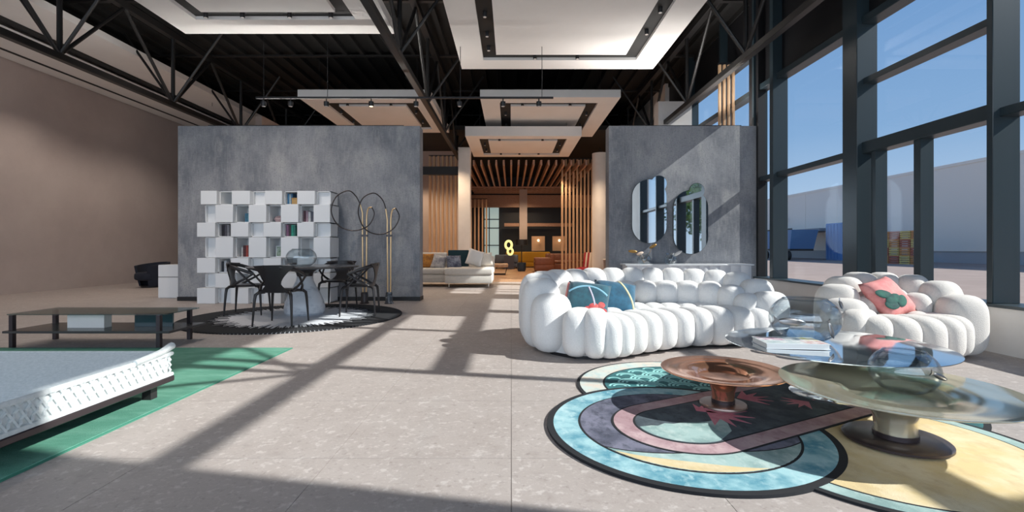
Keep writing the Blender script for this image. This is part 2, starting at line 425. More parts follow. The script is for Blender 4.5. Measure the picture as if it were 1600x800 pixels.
MB().box(1.48, 2.6, 0, 16, .25, .4).build('upper_panel', M['panel'], f_)
MB().box(1.30, 1.48, 0, 16, .2, .3).build('light_slot', M['slot'], f_)
for x in (.6, 2.1):
    for y in (1, 6, 11): MB().tube((x, y, .14), (x, y, DECK-5.35), .006, n=6).build('suspension_wire', M['black'], f_)
# ---- long light track hung below the panels
tr = thing('light_track', 'long thin black light track with small round spotlights hung before the panels', 'light track', (0, 9.4, 3.98))
MB().box(-5.0, .82, -.018, .018, 0, .035).build('rail', M['black'], tr)
for x in (-4.85, -3.6, -1.0, .6): MB().tube((x, 0, .03), (x, 0, DECK-3.98), .006, n=6).build('suspension_wire', M['black'], tr)
stem = MB().tube((0, 0, -.06), (0, 0, 0), .012, n=8); head = MB().lathe([(.0, -.15), (.04, -.15), (.05, -.13), (.05, -.06), (.0, -.06)], 14)
hl = MB().lathe([(.0, -.158), (.03, -.156), (.034, -.149), (.0, -.149)], 14)
b0 = None
for i, px in enumerate((412, 454, 510, 580, 650, 718, 786, 842)):
    x = (px-799)/750*9.4
    h_ = head.build('spotlight', M['black'], tr, True, loc=(x, 0, 0))
    stem.build('stem', M['black'], h_)
    hl.build('lens', M['ledglow'] if i == 3 else M['ledoff'], h_, True)

# ---- slatted oak ceiling and screens of the rear room
sc_ = thing('slatted_ceiling', 'rows of oak ceiling beams running back over the rear showroom', 'ceiling', (0, 0, 4.2))
bm0 = None
for i in range(19):
    x = -2.0+i*.285
    if bm0 is None: bm0 = MB().box(-.035, .035, 18.2, 27.4, 0, .2).build('slat', M['woodbeam'], sc_, loc=(x, 0, 0))
    else: copy_part(bm0, sc_, (x, 0, 0))
for y in (24.5, 25.3, 26.1, 26.9): MB().box(-2.1, 3.3, y-.04, y+.04, -.08, 0).build('cross_beam', M['woodbeam'], sc_)
lt = tag(MB().box(-7.8, XR-.1, 27.45, 27.75, 3.4, 4.1).build('trim_1', M['woodbeam']), 'wide oak bulkhead beam over the rear wall', kind='structure')
def screen(label, xs, y, z1, w=.075, d=.14, z0=0):
    t = thing('slat_screen', label, 'screen', (0, y, z0), group='upright oak slat screens')
    s0 = None
    for x in xs:
        if s0 is None: s0 = MB().box(-w/2, w/2, -d/2, d/2, 0, z1-z0).build('slat', M['wood'], t, loc=(x, 0, 0), bevel=.004, seg=1)
        else: copy_part(s0, t, (x, 0, 0))
    xa, xb = min(xs)-.04, max(xs)+.04
    MB().box(xa, xb, -.03, .03, z1-z0, z1-z0+.04).build('top_rail', M['black'], t)
    MB().box(xa, xb, -.04, .04, -.0, .02).build('bottom_rail', M['black'], t)
screen('tall oak slat screen beside the round white column', [2.12+i*.155 for i in range(9)], 20, 4.75)
screen('tall oak slat screen beside the square white column under a dark beam', [-3.05+i*.16 for i in range(8)], 18, 4.5)
screen('short oak slat screen seen past the square column far back', [-2.1+i*.2 for i in range(5)], 25, 3.6)
screen('four oak slats standing in front of the high side window', [4.6, 4.7, 4.8, 4.9], 10.6, 5.1, w=.05, d=.06, z0=2.5)
tag(MB().box(-3.4, -1.85, 17.6, 17.8, 3.75, 4.05).build('beam_10', M['black']), 'dark beam crossing the slat screen', kind='structure')
tag(MB().box(-7.7, -2.0, 20.5, 20.7, 0, 5.2).build('wall_rear_inner', M['plaster']), 'wood clad inner wall behind the slats', kind='structure')
# dark rear wall details
rw = sroot('window_9', 'pale window in the rear wall')
MB().box(-1.55, -.72, 27.8, 27.86, .3, 3.4).build('pane', mat('rear_daylight', (.3, .38, .36), .4, emit=(.55, .72, .70), estr=.45), rw)
for z in (1.2, 2.2, 2.7): MB().box(-1.6, -.7, 27.74, 27.8, z, z+.05).build('transom', M['black'], rw)
for x in (-1.6, -1.3, -.72): MB().box(x, x+.05, 27.74, 27.8, .3, 3.4).build('mullion', M['black'], rw)
ch = thing('suspended_chimney', 'grey boxed chimney hood hanging over the far lounge', 'chimney', (.62, 25, 1.5))
MB().box(-.2, .2, -.2, .2, 0, 2.6).build('flue', M['plaster'], ch); MB().box(-.24, .24, -.24, .24, -.06, 0).build('rim', M['black'], ch); MB().tube((.085, 0, 2.6), (.085, 0, 3.7), .02).build('hanger_rod', M['black'], ch)
shf = thing('display_shelf', 'dark display shelf with oak upper board and two lit niches on the rear wall', 'shelf', (2.0, 27.6, 0))
MB().box(-2.4, 1.6, -.3, .1, 2.3, 2.48).build('shelf_board', M['woodbeam'], shf); MB().box(-1.2, 1.6, -.3, .15, 0, .9).build('cabinet_body', M['black'], shf)
for x in (-.45, .75):
    n_ = MB().box(x-.38, x+.38, .05, .1, .9, 1.75).build('lit_niche', mat('lit_niche', (.7, .45, .28), .6), shf)
    MB().sup((x, -.1, 1.5), (.06, .06, .07)).build('globe_lamp', M['ledglow'], n_, True)

# warm lamps of the rear showroom and the hall spots
def lamp(kind, name, loc, e, col, size=.15, rot=None, spot=None):
    d = bpy.data.lights.new(name, kind); o = bpy.data.objects.new(name, d); C.objects.link(o); o.location = loc; d.energy = e; d.color = col
    if kind == 'AREA': d.size = size
    else: d.shadow_soft_size = size
    if rot: o.rotation_euler = rot
    if spot: d.spot_size = spot; d.spot_blend = .6
    return o
WARM = (1, .74, .5)
for x, y in ((-.5, 19.5), (1.6, 19.5), (-.5, 23), (1.6, 23), (.5, 26), (-3.8, 19), (2.6, 16.3), (-2.3, 15.6)): lamp('SPOT', 'rear_lamp', (x, y, 4.1), 190, WARM, .05, spot=2.6)
for x, y, z in ((-4.1, 7.2, 4.9), (-5.3, 6.2, 4.9), (-4.3, 11.5, 4.9), (-9.6, 7, 5.0), (-9.6, 11, 5.0), (-9.0, 14, 5.0), (-2.6, 13, 4.9)): lamp('SPOT', 'spot_lamp', (x, y, z), 140, (1, .88, .78), .05, spot=2.4)

# fill lights added out of view on both partitions to brighten the ceiling panels
def fill(label, x0, x1, tilt, e):
    t = thing('fill_bar', label, 'fill', ((x0+x1)/2, 9.86, 3.5), group='uplight bars added on the partitions')
    w = (x1-x0)/2
    MB().box(-w, w, -.04, .04, 0, .012).build('housing', M['black'], t)
    for k in (-1, 1):
        MB().box(-w, w, k*.045-.006, k*.045+.006, 0, .066).build('shade_lip', M['black'], t)
        o = lamp('AREA', 'fill_lamp', ((x0+x1)/2, 9.86+k*.016, 3.522), e, (1, .97, .93), 2*w, rot=(PI+k*tilt, 0, 0))
        o.data.shape = 'RECTANGLE'; o.data.size_y = .022
fill('added unseen uplight bar on top of the bookcase partition', -6.2, -2.2, math.radians(18), 62)
fill('added unseen uplight bar on top of the mirror partition', 2.2, 4.7, math.radians(18), 48)

# ================================================================== OUTSIDE
tag(MB().box(-60, 90, -60, 120, -.5, -.21).build('ground_yard', M['gravel']), 'pinkish gravel yard outside', kind='structure')
wh = thing('warehouse', 'long pale grey flat-roofed warehouse across the yard', 'building', (38, 0, -.21))
WM = mat('warehouse_cladding', (.96, .84, .72), .85); WM2 = mat('warehouse_plinth', (.45, .44, .44), .8)
pn = None
for i in range(26):
    y = -40+i*6
    if pn is None: pn = MB().box(0, .2, .02, 5.98, 1.0, 8.3).build('wall_panel', WM, wh, loc=(0, y, 0))
    else: copy_part(pn, wh, (0, y, 0))
MB().box(.1, 14, -40, 116, 0, 8.2).build('body', WM2, wh); MB().box(-.05, .3, -40, 116, 8.3, 8.55).build('parapet', WM, wh)
MB().box(-.6, 0, 66, 68, 5.0, 5.4).build('wall_light', M['black'], wh)
MB().box(-4, 0, 53, 70, 3.2, 3.5).build('canopy', mat('canopy_grey', (.35, .34, .34), .6), wh)
tk = thing('trailer_truck', 'blue tipper truck parked before the warehouse', 'truck', (30.5, 52, -.21))
BL = mat('truck_blue', (.10, .22, .42), .4); DK = mat('tyre', (.02, .02, .022), .8)
MB().prism([(-1.2, -1.5), (1.3, -1.5), (1.3, 4.5), (-1.2, 4.5)], 1.0, 1.2).build('chassis', M['black'], tk)
MB().add([(-1.2,-1.5,1.2),(1.3,-1.5,1.2),(1.3,4.5,1.2),(-1.2,4.5,1.2),(-1.3,-2.0,3.2),(1.5,-2.0,3.2),(1.5,4.9,3.2),(-1.3,4.9,3.2)], [(0,3,2,1),(4,5,6,7),(0,1,5,4),(1,2,6,5),(2,3,7,6),(3,0,4,7)]).build('tipper_body', BL, tk)
for y in (-1.0, .4, 3.4):
    wl_ = MB().tube((-1.35, y, .5), (-1.0, y, .5), .5, n=20).build('wheel', DK, tk, True); MB().tube((-1.4, y, .5), (-1.34, y, .5), .22, n=14).build('hub', M['chrome'], wl_, True)
MB().box(-1.3, -1.24, -2, 4.9, 3.2, 3.35).build('tarpaulin_bar', M['black'], tk)
cn = thing('container', 'blue steel shipping container by the warehouse canopy', 'container', (34.8, 50.5, -.21))
BC = mat('container_blue', (.10, .27, .58), .5)
MB().box(-.9, 2.0, -1.2, 1.2, .0, 3.9).build('body', BC, cn)
k0 = None
for i in range(5):
    y = -1.0+i*.5
    k0_ = MB().box(-.98, -.9, -.12, .12, .15, 3.8).build('corrugation', BC, cn, loc=(0, y, 0)) if k0 is None else copy_part(k0, cn, (0, y, 0))
    k0 = k0 or k0_
OC = [mat('crate_orange', (.55, .25, .08), .7), mat('crate_yellow', (.6, .45, .15), .7), mat('crate_red', (.40, .12, .07), .7)]
for i in range(5):
    for j in range(4):
        z = .0+j*.662
        c_ = thing('crate', 'small %s crate in the yard pile, %s from the ground, %s in its row' % (('orange', 'yellow', 'red')[(i+j*2) % 3], ('first', 'second', 'third', 'fourth')[j], ('first', 'second', 'third', 'fourth', 'fifth')[i]), 'crate', (31.6+.02*j, 37+i*1.06, z-.21), group='crates piled in the yard')
        cm = OC[(i+j*2) % 3]
        MB().box(-.45, .45, -.5, .5, 0, .1).build('base', cm, c_)
        for z2 in (.16, .34, .52): MB().ring([(-.45,-.5),(.45,-.5),(.45,.5),(-.45,.5)], [(-.4,-.45),(.4,-.45),(.4,.45),(-.4,.45)], z2, z2+.13).build('side_slat', cm, c_)
        for sx_ in (-.38, .38):
            for sy_ in (-.43, .43): MB().box(sx_-.03, sx_+.03, sy_-.03, sy_+.03, .1, .66).build('corner_post', cm, c_)
LEAF = mat('leaf_green', (.05, .13, .035), .6, var=(.10, .20, .05), scale=2)
BARK = mat('bark', (.09, .06, .045), .9)
def tree(loc, h, r, label):
    t = thing('tree', label, 'tree', loc, group='trees outside the front')
    MB().path([(0, 0, 0), (.05, 0, h*.3), (-.05, .1, h*.6), (0, 0, h*.85)], [.16, .13, .09, .04], 8).build('trunk', BARK, t, True)
    m = MB()
    for i in range(2600):
        a = random.random()*2*PI; u = random.uniform(-1, 1); q = random.random()**.4
        lump = 1+.25*math.sin(3*a+u*4)
        p = Vector((r*q*lump*math.sqrt(1-u*u)*math.cos(a), r*q*lump*math.sqrt(1-u*u)*math.sin(a), h*.62+h*.36*u*q))
        n1 = Vector((random.gauss(0, 1), random.gauss(0, 1), random.gauss(0, 1))).normalized(); n2 = n1.orthogonal().normalized(); s_ = random.uniform(.09, .17)
        m.add([p-n1*s_, p+n2*s_*.6, p+n1*s_, p-n2*s_*.6], [(0, 1, 2, 3)])
    cr = m.build('crown', LEAF, t); cr['kind'] = 'stuff'
tree((11, -7, -.21), 6.2, 2.4, 'leafy green tree reflected in the mirror with the brightest sky')
tree((9.5, -1.5, -.21), 6.5, 2.2, 'leafy green tree reflected in the taller mirror')
tree((14.5, -12, -.21), 5.5, 2.6, 'bushy green tree furthest along the yard front')

# ================================================================== BUBBLE SOFA AND CHAIR
def rotz(a): return Matrix.Rotation(a, 3, 'Z')
def ang(p, q): return math.atan2(q[1]-p[1], q[0]-p[0])
def column(parent, p, t, w, d, z0, z1, m, e1=.72, e2=.8, lean=0, name='bubble'):
    """upright pillow: p centre in plan, t tangent angle, w half width, d half depth"""
    Mx = rotz(t) @ Matrix.Rotation(lean, 3, 'X')
    return MB().sup((p[0], p[1], (z0+z1)/2), (w, d, (z1-z0)/2), Mx, e1, e2, 28, 18).build(name, m, parent, True)
def bubble_seat(root, ring, front, inner, seat, m, core, wr=.172):
    n = len(ring)
    for i, (x, y, zt) in enumerate(ring):
        a, b = ring[max(i-1, 0)], ring[min(i+1, n-1)]
        column(root, (x, y), ang(a, b), wr, .21, .02, zt, m, .62, .85)
    for i, (x, y, z0, z1, w, d) in enumerate(inner):
        a, b = inner[max(i-1, 0)], inner[min(i+1, len(inner)-1)]
        column(root, (x, y), ang(a, b), w, d, z0, z1, m, .8, .8)
    n = len(front)
    for i, (x, y) in enumerate(front):
        a, b = front[max(i-1, 0)], front[min(i+1, n-1)]; t = ang(a, b)
        c = (x-math.sin(t)*.24, y+math.cos(t)*.24)
        L = math.hypot(b[0]-a[0], b[1]-a[1])/(2 if 0 < i < n-1 else 1)
        column(root, c, t, L*.62, .255, .02, .475 if i < 2 else .425, m, .6, .75)
    for (x, y, w, d, a) in seat: column(root, (x, y), a, w, d, .12, .43, m, .75, .75)
    MB().prism(core, .03, .36).build('base_core', m, root)
    MB().prism([(x*.96+.04*core[0][0], y) for x, y in core], 0, .03).build('plinth', M['black'], root)

sofa = thing('bubble_sofa', 'long curved white sofa of bulging tufted cushions beside the patterned rug', 'sofa')
ring = [(.40, 4.80, .60), (.31, 5.02, .74), (.29, 5.27, .78), (.38, 5.52, .79), (.55, 5.72, .80), (.77, 5.86, .80), (1.01, 5.95, .81), (1.26, 6.01, .81), (1.51, 6.03, .81), (1.76, 6.03, .81), (2.01, 6.00, .81), (2.26, 5.95, .80), (2.49, 5.86, .79), (2.68, 5.71, .77), (2.80, 5.50, .70), (2.82, 5.26, .58)]
inner = [(.68, 5.42, .36, .68, .15, .16), (.86, 5.60, .36, .68, .15, .16), (1.09, 5.69, .36, .67, .155, .17), (1.34, 5.74, .36, .67, .155, .17), (1.59, 5.75, .36, .67, .155, .17), (1.84, 5.73, .36, .67, .155, .17), (2.08, 5.69, .36, .67, .155, .17), (2.31, 5.60, .36, .67, .15, .16), (2.49, 5.44, .34, .64, .14, .16), (2.58, 5.26, .3, .56, .12, .14)]
front = [(.56, 4.42), (.76, 4.34), (.95, 4.35), (1.10, 4.425), (1.25, 4.53), (1.42, 4.64), (1.60, 4.75), (1.80, 4.85), (2.01, 4.92), (2.23, 4.96), (2.46, 4.99), (2.69, 5.06)]
seat = []
for i in range(9):
    u = i/8; x = .86+1.5*u
    fy = 4.35+.62*math.sin(u*PI/2); seat += [(x, fy+.62, .14, .16, .35*(1-u)), (x+.02, min(fy+.86, 5.5), .13, .15, .3*(1-u))]
core = [(.40, 4.75), (.62, 4.55), (1.0, 4.5), (1.4, 4.8), (1.9, 5.05), (2.6, 5.15), (2.78, 5.35), (2.6, 5.75), (2.2, 5.95), (1.6, 6.05), (1.0, 5.97), (.5, 5.65), (.30, 5.2)]
bubble_seat(sofa, ring, front, inner, seat, M['boucle'], core)

ac = thing('bubble_armchair', 'cream armchair of bulging tufted cushions under the window', 'armchair')
ring = [(3.28, 4.72, .56), (3.38, 4.98, .68), (3.58, 5.18, .75), (3.82, 5.28, .79), (4.07, 5.26, .79), (4.27, 5.12, .77), (4.37, 4.9, .72), (4.36, 4.66, .6)]
inner = [(3.60, 4.9, .32, .56, .14, .15), (3.78, 5.02, .34, .62, .14, .15), (3.98, 5.02, .34, .64, .14, .15), (4.12, 4.88, .32, .6, .13, .14)]
front = [(3.06, 4.64), (3.12, 4.43), (3.31, 4.30), (3.55, 4.25), (3.80, 4.25), (4.04, 4.30), (4.24, 4.42)]
bubble_seat(ac, ring, front, inner, [(3.48, 4.76, .15, .16, 0), (3.74, 4.78, .15, .16, 0), (4.0, 4.74, .15, .16, 0)], M['boucle_chair'], [(3.2, 4.65), (3.35, 4.5), (4.1, 4.48), (4.3, 4.65), (4.3, 5.0), (4.05, 5.26), (3.65, 5.22), (3.35, 4.95)])

# ---- cushions
def cushion(name, label, loc, rot, size, m, th=.075, group=None):
    t = thing(name, label, 'cushion', loc, group=group); t.rotation_euler = rot
    n = 14; vs = []; fs = []
    for sgn in (1, -1):
        for i in range(n+1):
            for j in range(n+1):
                u, v = -1+2*i/n, -1+2*j/n
                k = (max(0, 1-u**4)*max(0, 1-v**4))**.5
                pin = 1-.07*(u*u*(1-abs(v)**2)*0+v*v*(1-u*u)*0)-.05*((1-u*u)*v*v+(1-v*v)*u*u)
                vs.append((u*size/2*pin, sgn*th*k, v*size/2*pin))
    N = (n+1)**2
    for s_ in (0, 1):
        for i in range(n):
            for j in range(n):
                a = s_*N+i*(n+1)+j; q = (a, a+1, a+n+2, a+n+1)
                fs.append(q if s_ == 1 else q[::-1])
    mb = MB().add(vs, fs)
    ob = mb.build('cover', m, t, True)
    bm = bmesh.new(); bm.from_mesh(ob.data); bmesh.ops.remove_doubles(bm, verts=bm.verts[:], dist=.0004); bm.to_mesh(ob.data); bm.free()
    return t
def surf_y(u, v, size, th):   # front surface of a cushion at local x,z
    u, v = u/(size/2), v/(size/2)
    return -th*(max(0, 1-u**4)*max(0, 1-v**4))**.5
def stripe(t, pts, r, m, size, th, name='stripe'):
    MB().path([(x, surf_y(x, z, size, th)-.001, z) for x, z in pts], r, 8, up=(0, 1, 0), flat=(.4, 1)).build(name, m, t, True)
TEAL = mat('teal_velvet', (.012, .10, .14), .85, var=(.008, .055, .085), scale=14, sheen=.3)
BLUE = mat('blue_velvet', (.015, .12, .21), .85, var=(.007, .06, .11), scale=12, sheen=.3)
SKYB = mat('sky_blue_cord', (.25, .50, .62), .8); LILAC = mat('lilac_cord', (.55, .52, .62), .8); YEL = mat('pale_yellow_cord', (.75, .68, .42), .8)
RED = mat('coral_red_print', (.55, .06, .07), .8, var=(.62, .16, .14), scale=18); PINKE = mat('pink_edge', (.62, .22, .20), .8)
SZ, TH = .46, .085
c1 = cushion('cushion', 'teal cushion with light blue and lilac piping and red flowers', (.80, 5.06, .50), (math.radians(-42), math.radians(6), math.radians(-14)), SZ, TEAL, TH)
stripe(c1, [(-.2+.4*i/16, .05+.08*math.sin(PI*i/16)) for i in range(17)], .011, SKYB, SZ, TH)
stripe(c1, [(.0+.10*math.sin(i/12*1.5), .12-.3*i/12) for i in range(13)], .009, LILAC, SZ, TH)
for (x, z, r) in ((.08, -.12, .05), (.15, -.09, .045), (.03, -.15, .04), (.18, -.15, .04)):
    MB().sup((x, surf_y(x, z, SZ, TH), z), (r, .006, r*.9), None, 1, 1, 12, 6).build('flower_print', RED, c1, True)
MB().path([(-.225, 0, .2-.4*i/10) for i in range(11)], .014, 8).build('pink_edge', PINKE, c1, True)
c2 = cushion('cushion', 'deep blue cushion with a pale yellow curved band', (1.12, 5.215, .50), (math.radians(-42), math.radians(8), math.radians(-6)), SZ, BLUE, TH)
stripe(c2, [(.03+.17*math.sin(i/14*PI/2), .21-.4*(i/14)) for i in range(15)], .011, YEL, SZ, TH)
MB().path([(-.21+.42*i/10, 0, -.222) for i in range(11)], .010, 8).build('gold_edge', mat('gold_piping', (.6, .42, .18), .7), c2, True)
c3 = cushion('cushion', 'pink cushion with dark green leaf print on the cream armchair', (3.76, 4.80, .56), (math.radians(-38), math.radians(-10), math.radians(20)), .42, mat('pink_velvet', (.62, .20, .20), .85, var=(.72, .33, .30), scale=9), .08)
GRN = mat('green_leaf_print', (.015, .12, .085), .85, var=(.01, .03, .04), scale=9)
for k, (x, z, a, L) in enumerate(((-.11, .02, .3, .10), (-.06, -.05, -.2, .11), (-.12, -.10, .1, .09), (.02, -.09, -.5, .09))):
    MB().sup((x, surf_y(x, z, .42, .08)+.004, z), (L, .012, .05), Matrix.Rotation(a, 3, 'Y'), 1, 1, 16, 8).build('leaf_print', GRN, c3, True)

# ================================================================== PATTERNED RUG OF OVERLAPPING DISCS
RB = mat('rug_outline', (.012, .013, .016), .95)
def rugmat(name, a, b, c=None, sc=5):
    return layered(name, a, [(b, sc, (1, 1, 1), .42, .62, .9), (c or a, sc*2.3, (1.6, 1, 1), .5, .68, .7)], rough=.95, bump=.25, bscale=240)
R_blue = rugmat('rug_blue', (.34, .56, .60), (.06, .25, .34), (.48, .66, .68))
R_grey = rugmat('rug_slate', (.085, .09, .13), (.20, .20, .27), (.025, .032, .05))
R_pink = rugmat('rug_pink', (.40, .26, .28), (.55, .40, .41), (.30, .17, .19))
R_dark = rugmat('rug_dark', (.045, .06, .075), (.10, .13, .15), (.03, .035, .045))
R_sage = rugmat('rug_sage', (.36, .50, .48), (.20, .31, .30), (.50, .60, .57))
R_yel = rugmat('rug_yellow', (.66, .52, .28), (.74, .64, .45), (.55, .42, .24), 3)
R_teal = rugmat('rug_teal', (.025, .12, .13), (.04, .20, .21), (.02, .06, .075))
R_wave = mat('rug_wave_line', (.30, .62, .60), .95)
R_leaf = rugmat('rug_leaf', (.50, .16, .22), (.60, .26, .30), None, 9)
R_pale = rugmat('rug_pale', (.55, .62, .58), (.68, .56, .46), (.36, .50, .50))
rug = thing('patterned_rug', 'colourful rug of overlapping black-edged discs with pink band under the metal tables', 'rug')
def disc(c, r, n=96): return [(c[0]+r*math.cos(2*PI*i/n), c[1]+r*math.sin(2*PI*i/n)) for i in range(n)]
def waves(c, R, z, clip):
    """scale pattern: fans of arcs standing proud of a disc, inside clip(x,y)"""
    for row in range(-5, 6):
        for col in range(-4, 5):
            cx = c[0]+(col+.5*(row % 2))*.24; cy = c[1]+row*.10
            if not clip(cx, cy+.05): continue
            for r in (.105, .075, .045):
                pts = []
                for i in range(13):
                    a = PI*i/12; x, y = cx+r*math.cos(a), cy+r*math.sin(a)
                    pts.append((x, y, z))
                if all(clip(p[0], p[1]) for p in pts):
                    MB().path(pts, .010, 6, up=(0, 0, 1), flat=(.15, 1)).build('wave_line', R_wave, rug)
C0, C1, C2, C3 = (1.0, 2.8), (1.3, 3.62), (1.95, 2.55), (2.25, 3.35)
z = 0
def layer(name, poly, m, z0, z1): return MB().prism(poly, z0, z1).build(name, m, rug)
# lowest: far wave disc
layer('disc_outline', disc(C3, .78), RB, .0, .007); layer('wave_disc', disc(C3, .745), R_teal, .0, .0085)
layer('disc_outline', disc(C1, .80), RB, .0, .008); layer('pale_ring', disc(C1, .775), R_pale, .0, .0095); layer('disc_outline', disc(C1, .60), RB, .0, .0102); layer('wave_disc', disc(C1, .585), R_teal, .0, .011)
waves(C1, .58, .0112, lambda x, y: (x-C1[0])**2+(y-C1[1])**2 < .57**2 and (x-C0[0])**2+(y-C0[1])**2 > .79**2)
waves(C3, .74, .0087, lambda x, y: (x-C3[0])**2+(y-C3[1])**2 < .72**2 and (x-C0[0])**2+(y-C0[1])**2 > .79**2 and (x-C2[0])**2+(y-C2[1])**2 > .80**2 and (x-C1[0])**2+(y-C1[1])**2 > .82**2)
layer('disc_outline', disc(C2, .80), RB, .0, .0115); layer('sage_ring', disc(C2, .77), R_sage, .0, .0125); layer('disc_outline', disc(C2, .695), RB, .0, .0132); layer('yellow_disc', disc(C2, .685), R_yel, .0, .014)
layer('disc_outline', disc(C0, .79), RB, .0, .0155); layer('blue_ring', disc(C0, .752), R_blue, .0, .0165); layer('disc_outline', disc(C0, .605), RB, .0, .0172); layer('slate_disc', disc(C0, .592), R_grey, .0, .018)
# sage and yellow sickles along the near side of the slate disc
def sickle(c, r, a0, a1, r2, n=30):
    out = arc(c, r, a0, a1, n); inn = []
    for i in range(n, -1, -1):
        a = a0+(a1-a0)*i/n; k = math.sin(PI*i/n)
        inn.append((c[0]+(r-(r-r2)*k)*math.cos(a), c[1]+(r-(r-r2)*k)*math.sin(a)))
    return out+inn[1:-1]
layer('sickle_outline', sickle(C0, .592, -2.62, -.42, .36), RB, .0, .0184); layer('sage_sickle', sickle(C0, .592, -2.58, -.45, .375), R_sage, .0, .019)
layer('yellow_sickle', sickle(C0, .590, -2.5, -1.2, .50), R_yel, .0, .0195)
# pink stadium band
D = Vector((math.cos(math.radians(27)), math.sin(math.radians(27)))); Nn = Vector((-D.y, D.x))
def stadium(r, L, n=40):
    a0 = math.radians(27)+PI/2
    p = [(C0[0]+r*math.cos(a0+PI*i/n), C0[1]+r*math.sin(a0+PI*i/n)) for i in range(n+1)]
    e2 = Vector(C0)+D*L
    q = [(e2.x+r*math.cos(a0+PI+PI*i/n), e2.y+r*math.sin(a0+PI+PI*i/n)) for i in range(n+1)]
    return p+q
layer('band_outline', stadium(.408, 1.3), RB, .0, .0205); layer('pink_band', stadium(.395, 1.3), R_pink, .0, .0213); layer('band_outline', stadium(.282, 1.3), RB, .0, .022); layer('dark_field', stadium(.270, 1.3), R_dark, .0, .0228)
layer('sage_leaf', arc(C0, .262, math.radians(188), math.radians(297), 24)+[(C0[0]+x, C0[1]+y) for x, y in ((.24, -.10), (.27, .02), (.26, .09), (.17, .05), (.10, .03), (.02, .035), (-.05, .01), (-.10, .02), (-.15, -.02), (-.19, -.015))], R_sage, .0, .0234)
def leaf(cx, cy, a, s_):
    pts = []
    for i in range(9):
        b = -1.1+2.2*i/8; L = s_*(1.0 if i % 2 == 0 else .42); pts.append((cx+L*math.cos(a+b), cy+L*math.sin(a+b)))
    pts.append((cx-.3*s_*math.cos(a), cy-.3*s_*math.sin(a)))
    layer('coral_leaf', pts, R_leaf, .0, .0240)
leaf(1.27, 2.98, -.9, .22); leaf(1.6, 3.3, .1, .18); leaf(1.2, 3.05, .5, .12); leaf(1.95, 3.2, 3.4, .14)

# ================================================================== METAL TABLES
def funnel(name, label, c, R, zt, rs, rb, m, mb_, th=.012, dish=.02):
    t = thing(name, label, 'table', (c[0], c[1], .0))
    zb = .024 if math.hypot(c[0]-C0[0], c[1]-C0[1]) < 1.4 else .015
    prof = [(rs*.92, zb+.02), (rs*.9, zb+.06), (rs*.95, zt*.45), (rs*1.15, zt*.62), (rs*1.9, zt*.76), (R*.45, zt*.885), (R*.75, zt*.95), (R*.97, zt-th*.9), (R, zt-th*.4), (R, zt), (R*.985, zt+.001), (R*.7, zt-dish*.55), (R*.3, zt-dish), (.0005, zt-dish)]
    MB().lathe(prof, 96).build('funnel_top', m, t, True)
    MB().lathe([(rb, zb), (rb, zb+.012), (rb*.97, zb+.018), (rs*.5, zb+.022)], 64).build('base_plate', mb_, t, True)
    MB().lathe([(rs*.97, zb+.02), (rs*.97, zb+.045)], 40).build('stem_collar', M['darkbase'], t, True)
    return t
funnel('side_table', 'low copper table with flaring funnel top on the patterned rug', (1.385, 3.14), .39, .262, .075, .145, M['copper'], M['darkcopper'], dish=.055)
funnel('coffee_table', 'low brass funnel table with dark round base overlapping the rug edge', (2.06, 2.575), .55, .315, .105, .24, M['gold'], M['darkbase'], dish=.075)
funnel('coffee_table', 'large mirror-polished silver round table carrying a picture book', (2.24, 3.36), .68, .385, .09, .26, M['silver'], M['silver'], dish=.004)
# picture book
bk = thing('picture_book', 'large pale picture book lying flat on the silver table', 'book', (1.90, 3.28, .3855), math.radians(-6))
MB().box(-.20, .20, -.125, .125, 0, .004).build('back_cover', M['white'], bk); MB().box(-.195, .195, -.12, .12, .004, .032).build('page_block', mat('paper', (.75, .74, .72), .8), bk)
cv = MB().box(-.20, .20, -.125, .125, .032, .036).build('front_cover', mat('cover_print', (.72, .74, .74), .4), bk)
for x0, x1, y0, y1, col in ((-.19, -.03, .0, .115, (.40, .16, .28)), (-.02, .09, .0, .115, (.10, .16, .20)), (.10, .19, .0, .115, (.55, .48, .12)), (-.19, .05, -.115, -.01, (.30, .42, .44)), (.06, .19, -.115, -.01, (.50, .22, .20))):
    MB().box(x0, x1, y0, y1, .036, .0368).build('cover_picture', mat('print_%.2f' % x0, col, .5, var=(.75, .74, .72), scale=22), cv)
